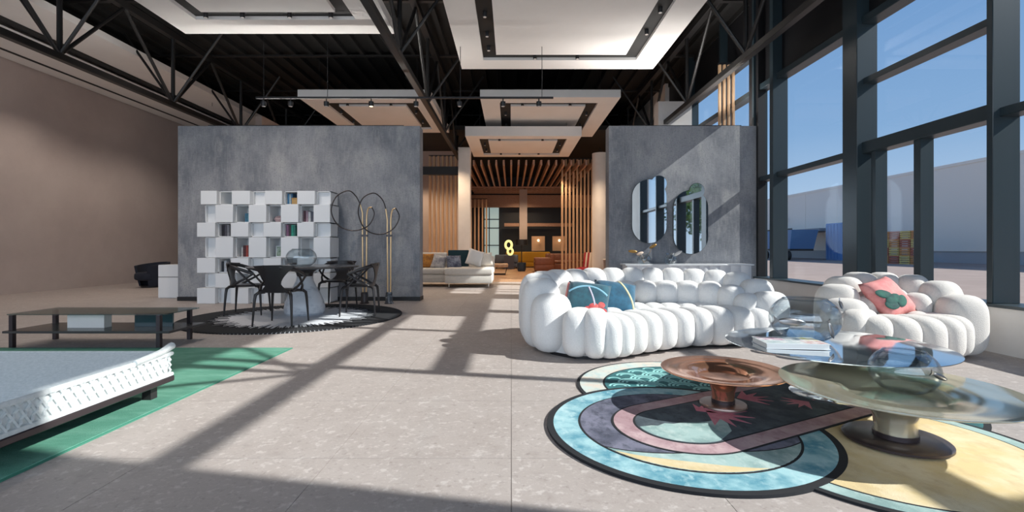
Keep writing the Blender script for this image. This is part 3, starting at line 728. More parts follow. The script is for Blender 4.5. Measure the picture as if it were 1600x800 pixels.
# glass bowls with silver fish
FISH = mat('silver_fish', (.32, .31, .31), .3, .9)
def fish(parent, c, L, a, tilt):
    Mx = Matrix.Rotation(a, 3, 'Z') @ Matrix.Rotation(tilt, 3, 'Y'); c = Vector(c)
    f = MB().sup(c, (L/2, L*.09, L*.14), Mx, 1, 1, 14, 8).build('fish', FISH, parent, True)
    q = [Vector(v) for v in ((-L*.45, -.003, 0), (-L*.68, -.003, L*.16), (-L*.62, -.003, 0), (-L*.68, -.003, -L*.16))]
    q2 = [v+Vector((0, .006, 0)) for v in q]; vs = [c+Mx @ v for v in q+q2]
    MB().add(vs, [(0, 1, 2, 3), (7, 6, 5, 4), (0, 4, 5, 1), (1, 5, 6, 2), (2, 6, 7, 3), (3, 7, 4, 0)]).build('tail_fin', FISH, f)
def bowl(label, loc, R, hgt, fishes=()):
    t = thing('glass_bowl', label, 'bowl', loc)
    prof = []
    for i in range(19):
        a = -PI/2+.5+(PI-1.12)*i/18; prof.append((R*math.cos(a)**.9, hgt/2+hgt*.545*math.sin(a)))
    prof = [(.001, prof[0][1])]+prof; z0 = prof[0][1]; prof = [(r, z_-z0) for r, z_ in prof]
    inn = [(max(r-.006, .0008), z_+(.006 if i < 2 else 0)) for i, (r, z_) in enumerate(prof)]
    MB().lathe(prof+inn[::-1], 56, closed=True).build('bowl_body', M['bowl'], t, True)
    rr, rz = prof[-1]
    MB().path([((rr-.003)*math.cos(2*PI*i/48), (rr-.003)*math.sin(2*PI*i/48), rz) for i in range(48)], .006, 8, closed=True).build('rim', M['bowl'], t, True)
    for f in fishes: fish(t, *f)
    return t
bowl('round glass bowl with silver fish on the silver table', (2.15, 3.52, .386), .235, .32, [((-.19, -.17, .15), .2, 0, .1), ((.04, -.235, .10), .12, .3, 1.2), ((.20, -.1, .26), .12, .8, .5)])
bowl('smaller round glass bowl standing on the brass table', (2.20, 2.69, .252), .165, .24, [((.06, -.16, .12), .1, .2, .4)])

# ================================================================== ROUND TABLE GROUP
CT = (-3.3, 7.4)
W_rug = mat('round_rug_white', (.66, .68, .72), .95, var=(.60, .62, .66), scale=20)
rr_ = thing('round_rug', 'round white rug with a fringed black border under the dining table', 'rug', (CT[0], CT[1], 0))
MB().prism(disc((0, 0), 1.56, 120), 0, .008).build('woven_field', W_rug, rr_)
m = MB(); nst = 200
for i in range(nst):
    a = 2*PI*i/nst; wd_ = 2*PI/nst*.33; rin = 1.06+.12*math.sin(i*2.4)+random.uniform(-.09, .06)
    k = 2*PI/nst*.5
    p = [(rin*math.cos(a), rin*math.sin(a)), (1.2*math.cos(a-k*.9), 1.2*math.sin(a-k*.9)), (1.45*math.cos(a-k*.9), 1.45*math.sin(a-k*.9)), (1.575*math.cos(a-wd_), 1.575*math.sin(a-wd_)), (1.575*math.cos(a+wd_), 1.575*math.sin(a+wd_)), (1.45*math.cos(a+k*.9), 1.45*math.sin(a+k*.9)), (1.2*math.cos(a+k*.9), 1.2*math.sin(a+k*.9))]
    m.prism(p, .0, .013)
bf = m.build('black_fringe', RB, rr_); bf['kind'] = 'stuff'
CB = (-3.28, 7.62)
dt = thing('dining_table', 'round dark dining table on a bulbous white marble foot', 'table', (CB[0], CB[1], .009))
MB().lathe([(.0005, .732), (.7, .732), (.80, .738), (.825, .748), (.83, .754), (.82, .76), (.0005, .76)], 72).build('table_top', M['tabletop'], dt, True)
MB().lathe([(.0005, 0), (.27, 0), (.30, .03), (.305, .1), (.285, .2), (.235, .32), (.175, .43), (.13, .53), (.115, .6), (.0005, .6)], 48).build('marble_foot', M['marble'], dt, True)
MB().lathe([(.115, .6), (.13, .66), (.2, .71), (.3, .732)], 40).build('neck', M['blackplastic'], dt, True)
bowl('glass bowl with mouth open on the dark dining table', (-3.28, 7.5, .77), .225, .29)

# ---- dining chairs
def make_chair():
    t = thing('dining_chair', 'x', 'chair', (0, 0, 0), group='black sculpted dining chairs')
    K = M['blackplastic']
    MB().sup((0, .0, .455), (.235, .225, .022), None, .6, .8, 32, 10).build('seat', K, t, True)
    # backrest spine: curved panel, waisted
    vs = []; fs = []; nu, nv = 12, 10
    for s_ in (0, .016):
        for j in range(nv+1):
            v = j/nv; z = .45+.35*v
            half = .10+.17*(abs(v-.32)**1.5)*1.9 if v > .32 else .10+.10*((.32-v)/.32)**1.5
            yb = -.205-.075*v
            for i in range(nu+1):
                u = -1+2*i/nu; x = u*half
                vs.append((x, yb+.55*x*x*(1+v)-s_, z+(.012*(1-u*u) if j == nv else 0)))
    Nn_ = (nu+1)*(nv+1)
    for s_ in (0, 1):
        for j in range(nv):
            for i in range(nu):
                a = s_*Nn_+j*(nu+1)+i; q = (a, a+1, a+nu+2, a+nu+1); fs.append(q if s_ else q[::-1])
    edge = [i for i in range(nu+1)]+[j*(nu+1)+nu for j in range(1, nv+1)]+[nv*(nu+1)+i for i in range(nu-1, -1, -1)]+[j*(nu+1) for j in range(nv-1, 0, -1)]
    for a, b in zip(edge, edge[1:]+edge[:1]): fs.append((a, b, b+Nn_, a+Nn_))
    MB().add(vs, fs).build('backrest', K, t, True)
    for s_ in (-1, 1):
        top = [(s_*.10, -.272, .785), (s_*.18, -.235, .778), (s_*.245, -.16, .755), (s_*.27, -.05, .72), (s_*.275, .06, .68), (s_*.265, .15, .645)]
        ar = MB().path(top, [.022, .022, .021, .02, .019, .017], 10, up=(0, 0, 1), flat=(1.25, .7)).build('armrest', K, t, True)
        MB().path([(s_*.265, .15, .645), (s_*.262, .05, .58), (s_*.25, -.06, .52), (s_*.215, -.15, .465)], [.016, .017, .018, .02], 10).build('arm_strut', K, ar, True)
        MB().path([(s_*.255, -.10, .73), (s_*.262, .0, .62), (s_*.25, .09, .52), (s_*.215, .15, .465)], [.016, .015, .016, .02], 10).build('arm_strut', K, ar, True)
    for sx_ in (-1, 1):
        for sy_ in (-1, 1):
            MB().path([(sx_*.15, sy_*.15, .447), (sx_*.205, sy_*.205, .445), (sx_*.235, sy_*.232, .415), (sx_*.243, sy_*.24, .35), (sx_*.252, sy_*.25, .2), (sx_*.262, sy_*.262, .0)], [.02, .022, .022, .019, .016, .011], 10).build('leg', K, t, True)
    return t
c0 = make_chair()
chairs = [(-3.17, 6.62, .0, 'black dining chair with its back to the viewer, before the table'), (-4.18, 7.62, -1.35, 'black dining chair beside the bookcase, facing across the table'), (-3.12, 8.62, PI, 'black dining chair behind the table, mostly hidden by the table top'), (-2.38, 7.56, 1.72, 'black dining chair in front of the two brass ring lamps')]
for i, (x, y, rz, lb) in enumerate(chairs):
    if i == 0: c0.location = (x, y, .013); c0.rotation_euler = (0, 0, rz); c0['label'] = lb
    else: dup(c0, (x, y, .013), rz, lb)

# ================================================================== BOOKCASE
bc = thing('bookcase', 'white bookcase of staggered closed cubes and open niches against the grey partition', 'bookcase', (-5.9, 9.2, 0))
rows = [0, .30, .58, .87, 1.265, 1.54, 1.88, 2.145]      # row boundaries from the floor up
xs_even = [0.02, .30, .61, .93, 1.24, 1.54, 1.85, 2.16, 2.45]
xs_odd = [-.05, .27, .59, .90, 1.21, 1.52, 1.85, 2.14, 2.45]
NIC = {}
for r in range(7):
    z0, z1 = rows[r], rows[r+1]; top_i = 6-r               # 0 = top row
    xs = xs_odd if top_i in (2, 4, 6) else xs_even
    for c in range(8):
        x0, x1 = xs[c], xs[c+1]
        closed = (c % 2 == 0) if top_i in (0, 2, 4, 6) else (c % 2 == 1)
        if closed:
            MB().box(x0-.012, x1+.012, -.10, .37, z0+(.0 if r == 0 else .004), z1-.004).build('closed_cube', M['white'], bc, bevel=.004, seg=1)
        else:
            t_ = .015
            shut = (top_i, c) in ((0, 3), (2, 3), (2, 7), (4, 3), (1, 0), (3, 0), (5, 0), (6, 3), (6, 7), (4, 7), (0, 7), (6, 1), (5, 4))
            n_ = MB().box(x0+.014, x1-.014, .355, .375, z0+.002, z1-.002).build('niche_back', M['white'], bc)
            for k, bb in enumerate(((x0+.014, x0+.014+t_, .0, .355, z0+.002, z1-.002), (x1-.014-t_, x1-.014, .0, .355, z0+.002, z1-.002), (x0+.014, x1-.014, .0, .355, z0+.002, z0+.002+t_), (x0+.014, x1-.014, .0, .355, z1-.002-t_, z1-.002))):
                MB().box(*bb).build('niche_board', M['white'], n_)
            if shut: MB().box(x0+.03, x1-.03, .06, .08, z0+.018, z1-.018).build('niche_door', M['white'], n_)
            NIC[(top_i, c)] = (x0+.03-5.9, x1-.03-5.9, z0+.0175, z1-.02)
def book(x, z, w, h, col, label, lean=0, d=.19):
    t = thing('book', label, 'book', (x, 9.27, z), group='books in the white bookcase'); t.rotation_euler = (0, lean, 0)
    cm = mat('book_cloth', col, .6, var=tuple(k*.6 for k in col), scale=30)
    MB().box(0, w, 0, d, 0, h).build('cover', cm, t, bevel=.003, seg=1)
    MB().box(.004, w-.004, .006, d+.004, h-.003, h+.0015).build('page_block', mat('pages', (.7, .68, .62), .9), t)
def row_of(key, items, right=False, where=''):
    x0, x1, z0, z1 = NIC[key]; tot = sum(w+.003 for w, h, col, nm in items); x = x1-tot-.003 if right else x0+.004
    for w, h, col, nm in items:
        book(x, z0, w, min(h, z1-z0-.015), col, nm+' '+where); x += w+.003
row_of((0, 5), [(.035, .21, (.08, .25, .45), 'thick blue book'), (.03, .2, (.45, .58, .65), 'pale blue book'), (.03, .22, (.06, .18, .33), 'navy blue book')], where='in the top row of the bookcase')
row_of((1, 2), [(.05, .17, (.06, .2, .3), 'dark blue book'), (.045, .17, (.15, .38, .48), 'cyan blue book'), (.04, .165, (.05, .14, .22), 'ink blue book')], True, 'in the second bookcase row')
row_of((1, 6), [(.045, .22, (.14, .06, .08), 'maroon book'), (.04, .22, (.45, .3, .36), 'dusty pink book'), (.05, .2, (.62, .62, .64), 'white book'), (.05, .2, (.10, .11, .14), 'charcoal book')], where='in the second bookcase row')
row_of((2, 1), [(.05, .23, (.04, .035, .045), 'black book'), (.045, .235, (.10, .09, .11), 'dark grey book'), (.05, .22, (.30, .29, .31), 'mid grey book')], where='in the third bookcase row')
row_of((2, 5), [(.045, .24, (.42, .20, .32), 'mauve pink book'), (.04, .235, (.10, .06, .07), 'black-brown book'), (.05, .23, (.05, .42, .28), 'bright green book'), (.03, .215, (.07, .28, .22), 'dark green book')], where='in the third bookcase row')
row_of((3, 2), [(.035, .19, (.6, .57, .55), 'off-white book'), (.05, .22, (.10, .03, .035), 'dark red book'), (.045, .22, (.45, .08, .06), 'scarlet book'), (.04, .215, (.06, .03, .03), 'black-red book'), (.03, .17, (.55, .5, .48), 'beige book')], True, 'in the fourth bookcase row')
row_of((4, 1), [(.045, .2, (.05, .05, .06), 'black book'), (.05, .21, (.70, .70, .72), 'white book'), (.04, .19, (.2, .16, .18), 'brown-grey book')], where='behind a dining chair in the fifth bookcase row')
row_of((4, 5), [(.06, .15, (.5, .4, .36), 'tan book'), (.05, .17, (.35, .28, .26), 'brown book')], where='in the fifth bookcase row')
x0, x1, z0, z1 = NIC[(0, 5)]
gb = thing('gold_box', 'small gold box beside the blue books in the top bookcase row', 'box', (x1-.08, 9.3, z0)); MB().box(-.07, .07, -.06, .06, 0, .1).build('box_body', mat('gold_box', (.45, .28, .10), .5), gb, bevel=.005); MB().box(-.073, .073, -.063, .063, .1, .125).build('box_lid', mat('gold_lid', (.38, .22, .07), .5), gb, bevel=.004)
x0, x1, z0, z1 = NIC[(1, 4)]
shl = thing('pink_vase', 'squat pink ribbed vase in a bookcase niche', 'vase', ((x0+x1)/2, 9.35, z0)); MB().lathe([(.0005, 0), (.06, 0), (.095, .04), (.1, .065), (.08, .1), (.045, .115), (.0005, .11)], 28).build('vase_body', mat('pink_clay', (.50, .36, .36), .6, var=(.36, .26, .28), scale=20), shl, True); MB().path([(.046*math.cos(2*PI*i/24), .046*math.sin(2*PI*i/24), .115) for i in range(24)], .006, 6, True).build('vase_rim', mat('pink_rim', (.40, .28, .29), .6), shl, True)
x0, x1, z0, z1 = NIC[(3, 4)]
pf = thing('framed_picture', 'small green leaf picture standing in a bookcase niche', 'picture', ((x0+x1)/2+.02, 9.33, z0))
MB().box(-.085, .085, 0, .02, 0, .21).build('picture_frame', M['white'], pf); MB().box(-.07, .07, -.003, 0, .015, .195).build('print', mat('leaf_print', (.10, .2, .09), .6, var=(.5, .55, .5), scale=14), pf)

# ================================================================== RING LAMPS
def spline(pts, n=8):
    P = [Vector(p) for p in pts]; out = []
    for i in range(len(P)-1):
        a_, b_, c_, d_ = P[max(i-1, 0)], P[i], P[i+1], P[min(i+2, len(P)-1)]
        for k in range(n):
            t = k/n; out.append(.5*((2*b_)+(c_-a_)*t+(2*a_-5*b_+4*c_-d_)*t*t+(3*b_-a_-3*c_+d_)*t**3))
    return out+[P[-1]]
def ring_lamp(label, X, hook, base_m):
    # hook: outline of the loop in metres (offset from the lamp axis, height), from the first pole round to the second
    t = thing('ring_lamp', label, 'floor lamp', (X, 9.12, 0), group='tall brass ring lamps')
    MB().lathe([(.0005, 0), (.085, 0), (.085, .02), (.07, .03), (.065, .2), (.055, .22), (.0005, .22)], 28).build('base', base_m, t, True)
    n = len(hook); L = [(x, -.05*math.sin(PI*i/(n-1)), z_) for i, (x, z_) in enumerate(hook)]
    MB().path(spline(L[1:-2], 8), .011, 8).build('ring', M['bronze'], t, True)
    MB().path([(L[0][0]*.8, 0, .2), (L[0][0], 0, 1.3)]+spline(L[:2], 6), .015, 10).build('pole', M['brass'], t, True)
    MB().path(spline([L[-3], L[-2], L[-1], (L[-1][0], 0, 1.3), (L[-1][0]*.8, 0, .2)], 6), .015, 10).build('pole', M['brass'], t, True)
    MB().box(L[0][0]-.02, L[-1][0]+.02, -.02, .02, 1.27, 1.31).build('clamp', M['bronze'], t)
hz = lambda P, x0: [((x-x0)/3.81/750*9.12, 1.05-(270+y/3.81-388)/750*9.12) for x, y in P]
MARB = layered('dark_marble', (.05, .055, .065), [((.35, .37, .4), 16, (1, 1, 1), .55, .62, .8)], rough=.3)
ring_lamp('tall brass ring lamp on a plain black base, nearer the bookcase', -2.79, hz([(262, 240), (250, 190), (225, 140), (180, 108), (110, 145), (82, 230), (125, 315), (215, 345), (300, 315), (335, 250), (320, 207), (298, 212), (287, 262)], 274), M['bronze'])
ring_lamp('tall brass ring lamp on a veined dark marble base near the partition end', -2.325, hz([(403, 280), (395, 215), (375, 160), (325, 122), (260, 155), (235, 240), (275, 335), (360, 367), (440, 335), (477, 265), (455, 212), (433, 225), (424, 280)], 413), MARB)

# ================================================================== FURNITURE AT THE TAUPE WALL SIDE
ch_ = thing('tub_chair', 'dark navy tub armchair by the taupe wall', 'armchair', (-9.72, 13.0, 0), 1.2)
NAVY = mat('navy_felt', (.015, .018, .03), .9)
vs = []; n = 28
prof = []
mb = MB()
outer = []; 
for zi, (z_, k) in enumerate(((.04, .72), (.3, .88), (.62, 1.0))):
    outer.append([(.40*k*math.cos(a), .40*k*math.sin(a), z_+(0 if zi < 2 else .06*math.cos(a))) for a in [math.radians(-140+280*i/n) for i in range(n+1)]])
inner_ = [[(x*.86, y*.86, z_) for x, y, z_ in r_] for r_ in outer]
L3 = outer+inner_[::-1]
for r_ in L3: vs += r_
fs = []; k = n+1
for j in range(len(L3)):
    j2 = (j+1) % len(L3)
    for i in range(n): fs.append((j*k+i, j*k+i+1, j2*k+i+1, j2*k+i))
fs += [tuple(j*k for j in range(len(L3))), tuple(j*k+n for j in range(len(L3)-1, -1, -1))]
mb.add(vs, fs).build('shell', NAVY, ch_, True)
MB().sup((-.05, 0, .3), (.33, .3, .12), None, .5, .7).build('seat_cushion', NAVY, ch_, True); MB().lathe([(.0005, 0), (.25, 0), (.26, .05), (.0005, .06)], 28).build('plinth', M['black'], ch_, True)
cb = thing('white_cabinet', 'white two-part cabinet standing behind the grey partition end', 'cabinet', (-7.46, 10.15, 0))
MB().box(0, 1.1, 0, .5, .0, .7).build('body', M['white'], cb); MB().box(.008, .54, -.02, 0, .01, .435).build('door', M['white'], cb); MB().box(.008, .54, -.02, 0, .45, .69).build('drawer', M['white'], cb); MB().box(.55, 1.09, -.02, 0, .01, .69).build('door', M['white'], cb); MB().box(0, 1.1, -.005, -.001, .437, .448).build('shadow_gap', M['black'], cb)

# green rug and its furniture
G = layered('green_rug', (.085, .27, .19), [((.15, .36, .27), 3, (1, 3, 1), .4, .65, .8), ((.06, .20, .14), 16, (1, 4, 1), .5, .7, .5)], rough=.95, bump=.3, bscale=200)
gr = thing('green_rug', 'flat emerald green rug under the woven ottoman', 'rug', (-3.9, 3.3, 0))
MB().box(-1.6, 1.6, -1.9, 1.72, 0, .012).build('pile', G, gr, bevel=.003, seg=1)
MB().ring([(-1.61, -1.91), (1.61, -1.91), (1.61, 1.73), (-1.61, 1.73)], [(-1.59, -1.89), (1.59, -1.89), (1.59, 1.71), (-1.59, 1.71)], 0, .009).build('binding', mat('green_binding', (.05, .22, .15), .9), gr)
ROPE = mat('white_rope', (.70, .73, .73), .8, var=(.58, .62, .62), scale=40)
ot = thing('woven_ottoman', 'low ottoman woven from white rope on a dark frame over the green rug', 'ottoman', (-3.09, 2.75, .012))
hx, hy = .70, .66
HT = .30
MB().box(-hx, hx, -hy, hy, .10, .14).build('base_frame', M['darkbase'], ot, bevel=.006, seg=1)
for sx_ in (-1, 1):
    for sy_ in (-1, 1): MB().box(sx_*hx*.85-.03, sx_*hx*.85+.03, sy_*hy*.85-.03, sy_*hy*.85+.03, 0, .10).build('leg', M['darkbase'], ot)
MB().box(-hx+.02, hx-.02, -hy+.02, hy-.02, .14, .295).build('woven_core', ROPE, ot, bevel=.03)
# rope strands: one joined weave
m = MB()
def strand(a, b, bow, nrm, r=.0085):
    P = [Vector(a).lerp(Vector(b), i/8)+Vector(nrm)*(.004+.006*math.sin(PI*bow+i*PI)) for i in range(9)]
    m.path(P, r, 5)
nst = 44
for i in range(nst):
    y = -hy+.03+(2*hy-.06)*i/(nst-1)
    for sx_ in (1, -1):
        strand((sx_*(hx-.02), y, .145), (sx_*(hx-.02), max(-hy+.03, min(hy-.03, y+.09*(1 if i % 2 else -1))), .29), i % 2*.5, (sx_, 0, 0))
    m.path([(-hx+.03, y, .296), (0, y, .298), (hx-.03, y, .296)], .0085, 5)
for i in range(nst):
    x = -hx+.03+(2*hx-.06)*i/(nst-1)
    for sy_ in (1, -1): strand((x, sy_*(hy-.02), .145), (max(-hx+.03, min(hx-.03, x+.09*(1 if i % 2 else -1))), sy_*(hy-.02), .29), i % 2*.5, (0, sy_, 0))
wv = m.build('rope_weave', ROPE, ot); wv['kind'] = 'stuff'
for z_ in (.15, .295):
    MB().path([(hx-.015, -hy+.015, z_), (hx-.015, hy-.015, z_), (-hx+.015, hy-.015, z_), (-hx+.015, -hy+.015, z_)], .016, 8, True).build('edge_rope', ROPE, ot, True)
MB().path([(hx-.01, hy-.35, .305), (hx-.01, hy-.12, .325), (hx-.01, hy-.02, .35), (hx-.04, hy-.005, .34)], [.018, .022, .026, .02], 8).build('edge_roll', ROPE, ot, True)
lt_ = thing('glass_coffee_table', 'low dark table with glass top and teal glass side beyond the green rug', 'table', (-4.52, 5.31, .0))
TG = mat('dark_teal_glass', (.02, .05, .06), .12)
MB().box(-.8, .86, -.25, .32, .345, .357).build('glass_top', M['tableglass'], lt_); MB().box(-.8, .95, -.3, .3, .16, .185).build('shelf', M['tabletop'], lt_, bevel=.004, seg=1)
for x, y in ((.80, -.24), (.80, .24), (-.75, -.24), (-.75, .24)): MB().box(x-.02, x+.02, y-.02, y+.02, 0, .345).build('leg', M['darkbase'], lt_)
MB().box(.36, .78, -.01, .01, .186, .335).build('side_glass', TG, lt_); MB().box(-.3, .1, -.1, .0, .186, .335).build('side_glass', M['whitewall'], lt_)

# ================================================================== CONSOLE, MIRRORS AND VASES
co = thing('console', 'white console with rippled front below the two mirrors', 'console', (2.2, 9.12, 0))
CM = mat('pearl_lacquer', (.72, .73, .75), .22)
MB().box(-.04, 2.40, -.04, .42, .72, .75).build('top', CM, co, bevel=.005, seg=1)
pts = []
for i in range(121):
    x = 2.36*i/120; pts.append((x, -.0-.028*abs(math.sin(PI*i/120*12))))
MB().prism([(0, .40)]+pts+[(2.36, .40)], .06, .72).build('rippled_body', CM, co, True); MB().box(.04, 2.32, .04, .38, 0, .06).build('plinth', M['black'], co)
def outline(w, h, bump, n=20):
    """rounded tall shape with a round lobe at the upper side"""
    r = w/2; P = []
    P += arc((0, -h/2+r), r, PI, 2*PI, n)
    P += arc((0, h/2-r), r, 0, PI, n)
    bx, bz, br = bump; Q = []
    def inside(x, z_):
        if abs(x) <= r and abs(z_) <= h/2-r: return True
        return min(math.hypot(x, z_-h/2+r), math.hypot(x, z_+h/2-r)) <= r or math.hypot(x-bx, z_-bz) <= br
    for i in range(160):                       # radial outline of the union, from a point inside both
        a = 2*PI*i/160; lo, hi = 0, 2
        for _ in range(24):
            md = (lo+hi)/2
            if inside(bx*.6+md*math.cos(a), bz*.6+md*math.sin(a)): lo = md
            else: hi = md
        Q.append((bx*.6+lo*math.cos(a), bz*.6+lo*math.sin(a)))
    return Q
def wall_mirror(label, px, py, w, h, bump, yaw):
    X, _, Z = W(px, py, 9.5); t = thing('wall_mirror', label, 'mirror', (X, 9.585, Z), group='lobed mirrors on the grey partition')
    o = outline(w, h, bump)
    s1 = MB(); s1.prism([(x*1.012, z_*1.008) for x, z_ in o], 0, .03); s1.v = [(x, -.035-z_*.0-(.03-z_), y) for x, y, z_ in s1.v]
    b = s1.build('backing', M['mirroredge'], t)
    s2 = MB(); s2.prism(o, 0, .006); s2.v = [(x, -.066-(.006-z_), y) for x, y, z_ in s2.v]
    s2.build('mirror_glass', M['mirror'], t)
    MB().box(-.1, .1, -.036, -.001, -.2, .2).build('bracket', M['black'], t)
wall_mirror('taller lobed mirror hanging over the glass vases', 1015, 330, .68, 1.26, (.19, .55, .155), 0)
wall_mirror('lobed mirror with a bigger round lobe, closer to the window', 1080, 347, .68, 1.26, (.12, .62, .15), 0)
GV = M['bowl']; GF = mat('gilded_leaf', (.35, .2, .06), .35, .7)
def vase(label, px, R, leaves):
    X = (px-799)/750*9.25
    t = thing('glass_vase', label, 'vase', (X, 9.27, .75), group='glass vases on the console')
    pr = [(.001, 0), (R*.7, 0), (R*.95, .05), (R, .09), (R*.8, .14), (R*.6, .17), (R*.75, .21)]
    inn = [(max(r-.006, .0008), z_+(.006 if i < 2 else 0)) for i, (r, z_) in enumerate(pr)]
    MB().lathe(pr+inn[::-1], 36, closed=True).build('vase_body', GV, t, True)
    for (dx, dz, a, m_, L) in leaves:
        st = MB().path([(0, 0, .02), (dx*.4, 0, .15), (dx, 0, dz)], .004, 6).build('stalk', m_, t, True)
        MB().sup((dx, 0, dz), (L, .02, .03), Matrix.Rotation(a, 3, 'Y'), 1, 1, 14, 8).build('leaf', m_, st, True)
vase('round glass vase with two gilded leaves on the console', 1007, .14, [(-.22, .24, .1, GF, .09), (.17, .34, -.5, GF, .08), (-.08, .2, -.3, mat('peach_petal', (.75, .55, .42), .6), .07)])
vase('clear glass vase with a white sprig on the console', 1048, .125, [(.14, .2, -.5, M['whitewall'], .10)])

# ================================================================== REAR SHOWROOM FURNITURE
IV = mat('ivory_fabric', (.72, .68, .62), .9, var=(.66, .62, .56), scale=20); TN = mat('taupe_fabric', (.45, .38, .33), .9)
ws = thing('sectional_sofa', 'ivory sectional sofa with chaise beyond the grey partition', 'sofa', (-1.15, 12.7, 0))
MB().box(-.62, .64, 0, 1.5, .12, .34).build('chaise_base', IV, ws, bevel=.03); MB().box(-.63, .66, -.02, 1.5, .34, .52).build('chaise_cushion', IV, ws, bevel=.05, seg=3)
MB().box(-2.3, -.64, .35, 1.5, .12, .34).build('seat_base', IV, ws, bevel=.03); MB().box(-2.3, -.64, .33, 1.5, .34, .5).build('seat_cushion', IV, ws, bevel=.05, seg=3)
MB().box(-.08, .66, 1.1, 1.32, .52, .98, Matrix.Rotation(-.12, 4, 'X') @ Matrix.Translation((0, .05, .0))).build('backrest', IV, ws, bevel=.05, seg=3)
MB().box(-1.55, -.72, 1.2, 1.4, .5, .93).build('backrest', IV, ws, bevel=.05, seg=3); MB().box(-2.3, -1.6, 1.2, 1.4, .5, .93).build('backrest', TN, ws, bevel=.05, seg=3)
MB().box(-.70, -.1, 1.3, 1.5, .3, 1.0).build('back_panel', mat('petrol_fabric', (.012, .045, .06), .9), ws, bevel=.03)
for x in (-.52, .54, -1.6):
    for y in (.12, 1.35):
        MB().tube((x, y, .13), (x, y, 0), .014, .01, 10).build('leg', M['chrome'], ws, True)
cushion('cushion', 'upright white oval cushion on the ivory chaise', (-1.03, 13.62, .78), (-.15, .3, .1), .46, M['boucle'], .11)
cushion('cushion', 'navy patterned cushion lying beside the petrol back panel', (-1.62, 13.55, .66), (-.5, 0, .3), .42, mat('navy_print', (.03, .035, .08), .9, var=(.35, .38, .45), scale=7), .09)
cushion('cushion', 'orange and ochre printed cushion on the ivory sofa', (-2.42, 13.65, .70), (-.3, 0, .1), .42, mat('ochre_print', (.62, .28, .05), .9, var=(.30, .12, .04), scale=12), .09)
cushion('cushion', 'grey and white printed cushion next to the orange one', (-2.05, 13.6, .66), (-.4, .2, -.1), .42, mat('grey_print', (.62, .60, .58), .9, var=(.22, .21, .24), scale=6), .09)
cushion('cushion', 'slim cream cushion at the outer edge of the chaise', (-.72, 13.66, .74), (-.15, -.1, 0), .36, IV, .08)
LE = mat('cognac_leather', (.20, .07, .035), .45, var=(.15, .05, .025), scale=6)
def club(label, loc, rz, m, w=1.0, hgt=.8, name='leather_armchair', cat='armchair'):
    t = thing(name, label, cat, loc, rz)
    MB().box(-w/2, w/2, -.42, .42, .06, .34).build('seat_base', m, t, bevel=.04); MB().box(-w/2+.16, w/2-.16, -.44, .28, .34, .48).build('seat_cushion', m, t, bevel=.05, seg=3)
    MB().box(-w/2, w/2, .24, .46, .3, hgt).build('backrest', m, t, bevel=.06, seg=3)
    for s_ in (-1, 1): MB().box(s_*(w/2-.08)-.09, s_*(w/2-.08)+.09, -.42, .36, .3, hgt-.18).build('armrest', m, t, bevel=.05, seg=3)
    for sx_ in (-1, 1):
        for sy_ in (-.36, .36): MB().box(sx_*(w/2-.08)-.02, sx_*(w/2-.08)+.02, sy_-.02, sy_+.02, 0, .07).build('foot', M['black'], t)
club('cognac leather armchair seen from its side on the oak floor', (1.45, 21.6, 0), -PI/2, LE, 1.0, .82)
club('long brown leather sofa behind the oak slat screen', (2.7, 23.0, 0), -.15, LE, 2.2, .8, 'leather_sofa', 'sofa')
club('grey-blue sofa on the far oak floor', (-.25, 25.2, 0), PI, mat('blue_grey_fabric', (.11, .13, .18), .9), 1.2, .72, 'far_sofa', 'sofa')
club('mustard yellow sofa in the far lounge', (.9, 26.4, 0), PI, mat('mustard_fabric', (.45, .24, .02), .9), 2.4, .86, 'far_sofa', 'sofa')
RD = mat('crimson_fabric', (.36, .015, .03), .8); CRM = mat('cream_fabric', (.70, .60, .50), .8)
rc = thing('lounge_chair', 'crimson lounge chair with cream striped back before the slat screen', 'chair', (2.75, 19.0, 0), .25)
MB().box(-.75, .25, -.35, .35, .12, .26, Matrix.Rotation(-.28, 4, 'Y')).build('seat', RD, rc, bevel=.05, seg=3)
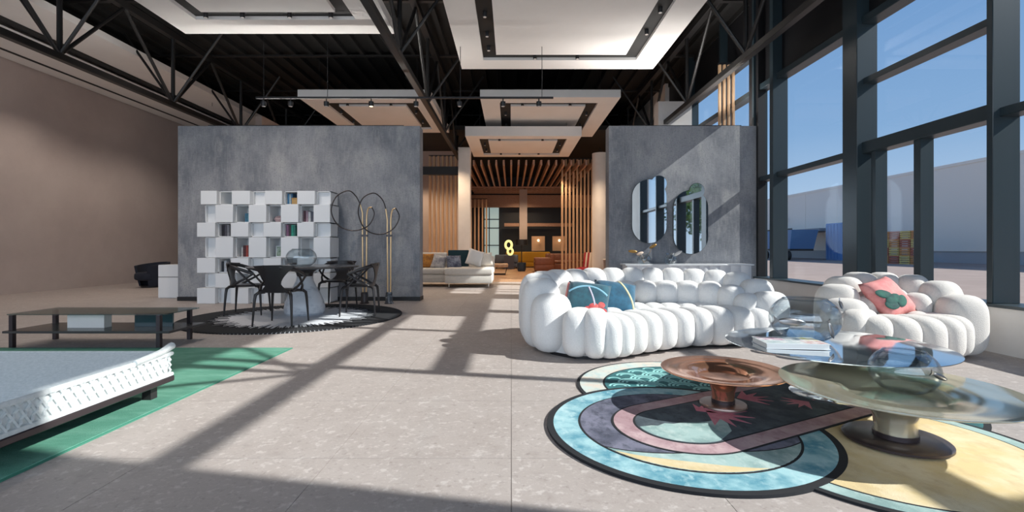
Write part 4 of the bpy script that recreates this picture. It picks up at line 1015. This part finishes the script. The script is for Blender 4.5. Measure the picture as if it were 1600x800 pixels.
for i, m_ in enumerate((CRM, RD, CRM, RD)): MB().box(.18, .30, -.36+i*.18, -.19+i*.18, .1, .92, Matrix.Rotation(.12, 4, 'Y')).build('back_strip', m_, rc, bevel=.03)
for x in (-.5, .3): MB().box(x-.02, x+.02, -.3, .3, 0, .2).build('leg', M['black'], rc)
sb = thing('round_side_table', 'small pale round table next to the crimson chair', 'table', (3.55, 17.0, 0))
MB().lathe([(.0005, .64), (.32, .64), (.32, .67), (.0005, .67)], 30).build('table_top', M['whitewall'], sb, True); MB().lathe([(.24, 0), (.26, .05), (.29, .64)], 30).build('drum', mat('grey_drum', (.22, .20, .20), .5), sb, True)
be = thing('bench', 'cushioned bench with dark sled legs on the oak floor', 'bench', (-.48, 19.2, 0))
MB().box(-.45, .35, -.3, .3, .3, .44).build('cushion_pad', mat('tan_print', (.5, .33, .2), .9, var=(.6, .48, .38), scale=9), be, bevel=.04)
for s_ in (-1, 1): MB().path([(-.4, s_*.26, .3), (-.34, s_*.26, .02), (.24, s_*.26, .02), (.3, s_*.26, .3)], .018, 8).build('sled_leg', M['black'], be)
pt = thing('floor_pot', 'dark blue floor pot with upright reading lamp', 'pot', (.47, 22.0, 0))
MB().lathe([(.0005, 0), (.16, 0), (.2, .1), (.2, .38), (.17, .4), (.0005, .38)], 28).build('pot_body', mat('ink_blue', (.02, .04, .07), .5), pt, True); MB().tube((0, 0, .38), (0, 0, 1.25), .02).build('stem', M['black'], pt); MB().lathe([(.3, 1.2), (.28, 1.45), (.0005, 1.46)], 24).build('lamp_shade', M['black'], pt, True)
e8 = thing('neon_sculpture', 'glowing pale yellow sculpture of two stacked rings', 'sculpture', (-.12, 24.4, .72)); NEON = mat('neon_yellow', (.8, .8, .3), .5, emit=(.9, .85, .35), estr=.9)
for i, (dx, z_, r, rt) in enumerate(((-.02, .5, .2, .06), (.06, .17, .16, .055))): MB().path([(dx+r*math.cos(2*PI*k/28)*.8, 0, z_+r*math.sin(2*PI*k/28)) for k in range(28)], rt, 10, True).build('glowing_ring', NEON, e8, True)
MB().box(-.25, .25, -.2, .2, -.72, -.04).build('pedestal', mat('dark_pedestal', (.05, .05, .07), .5), e8)
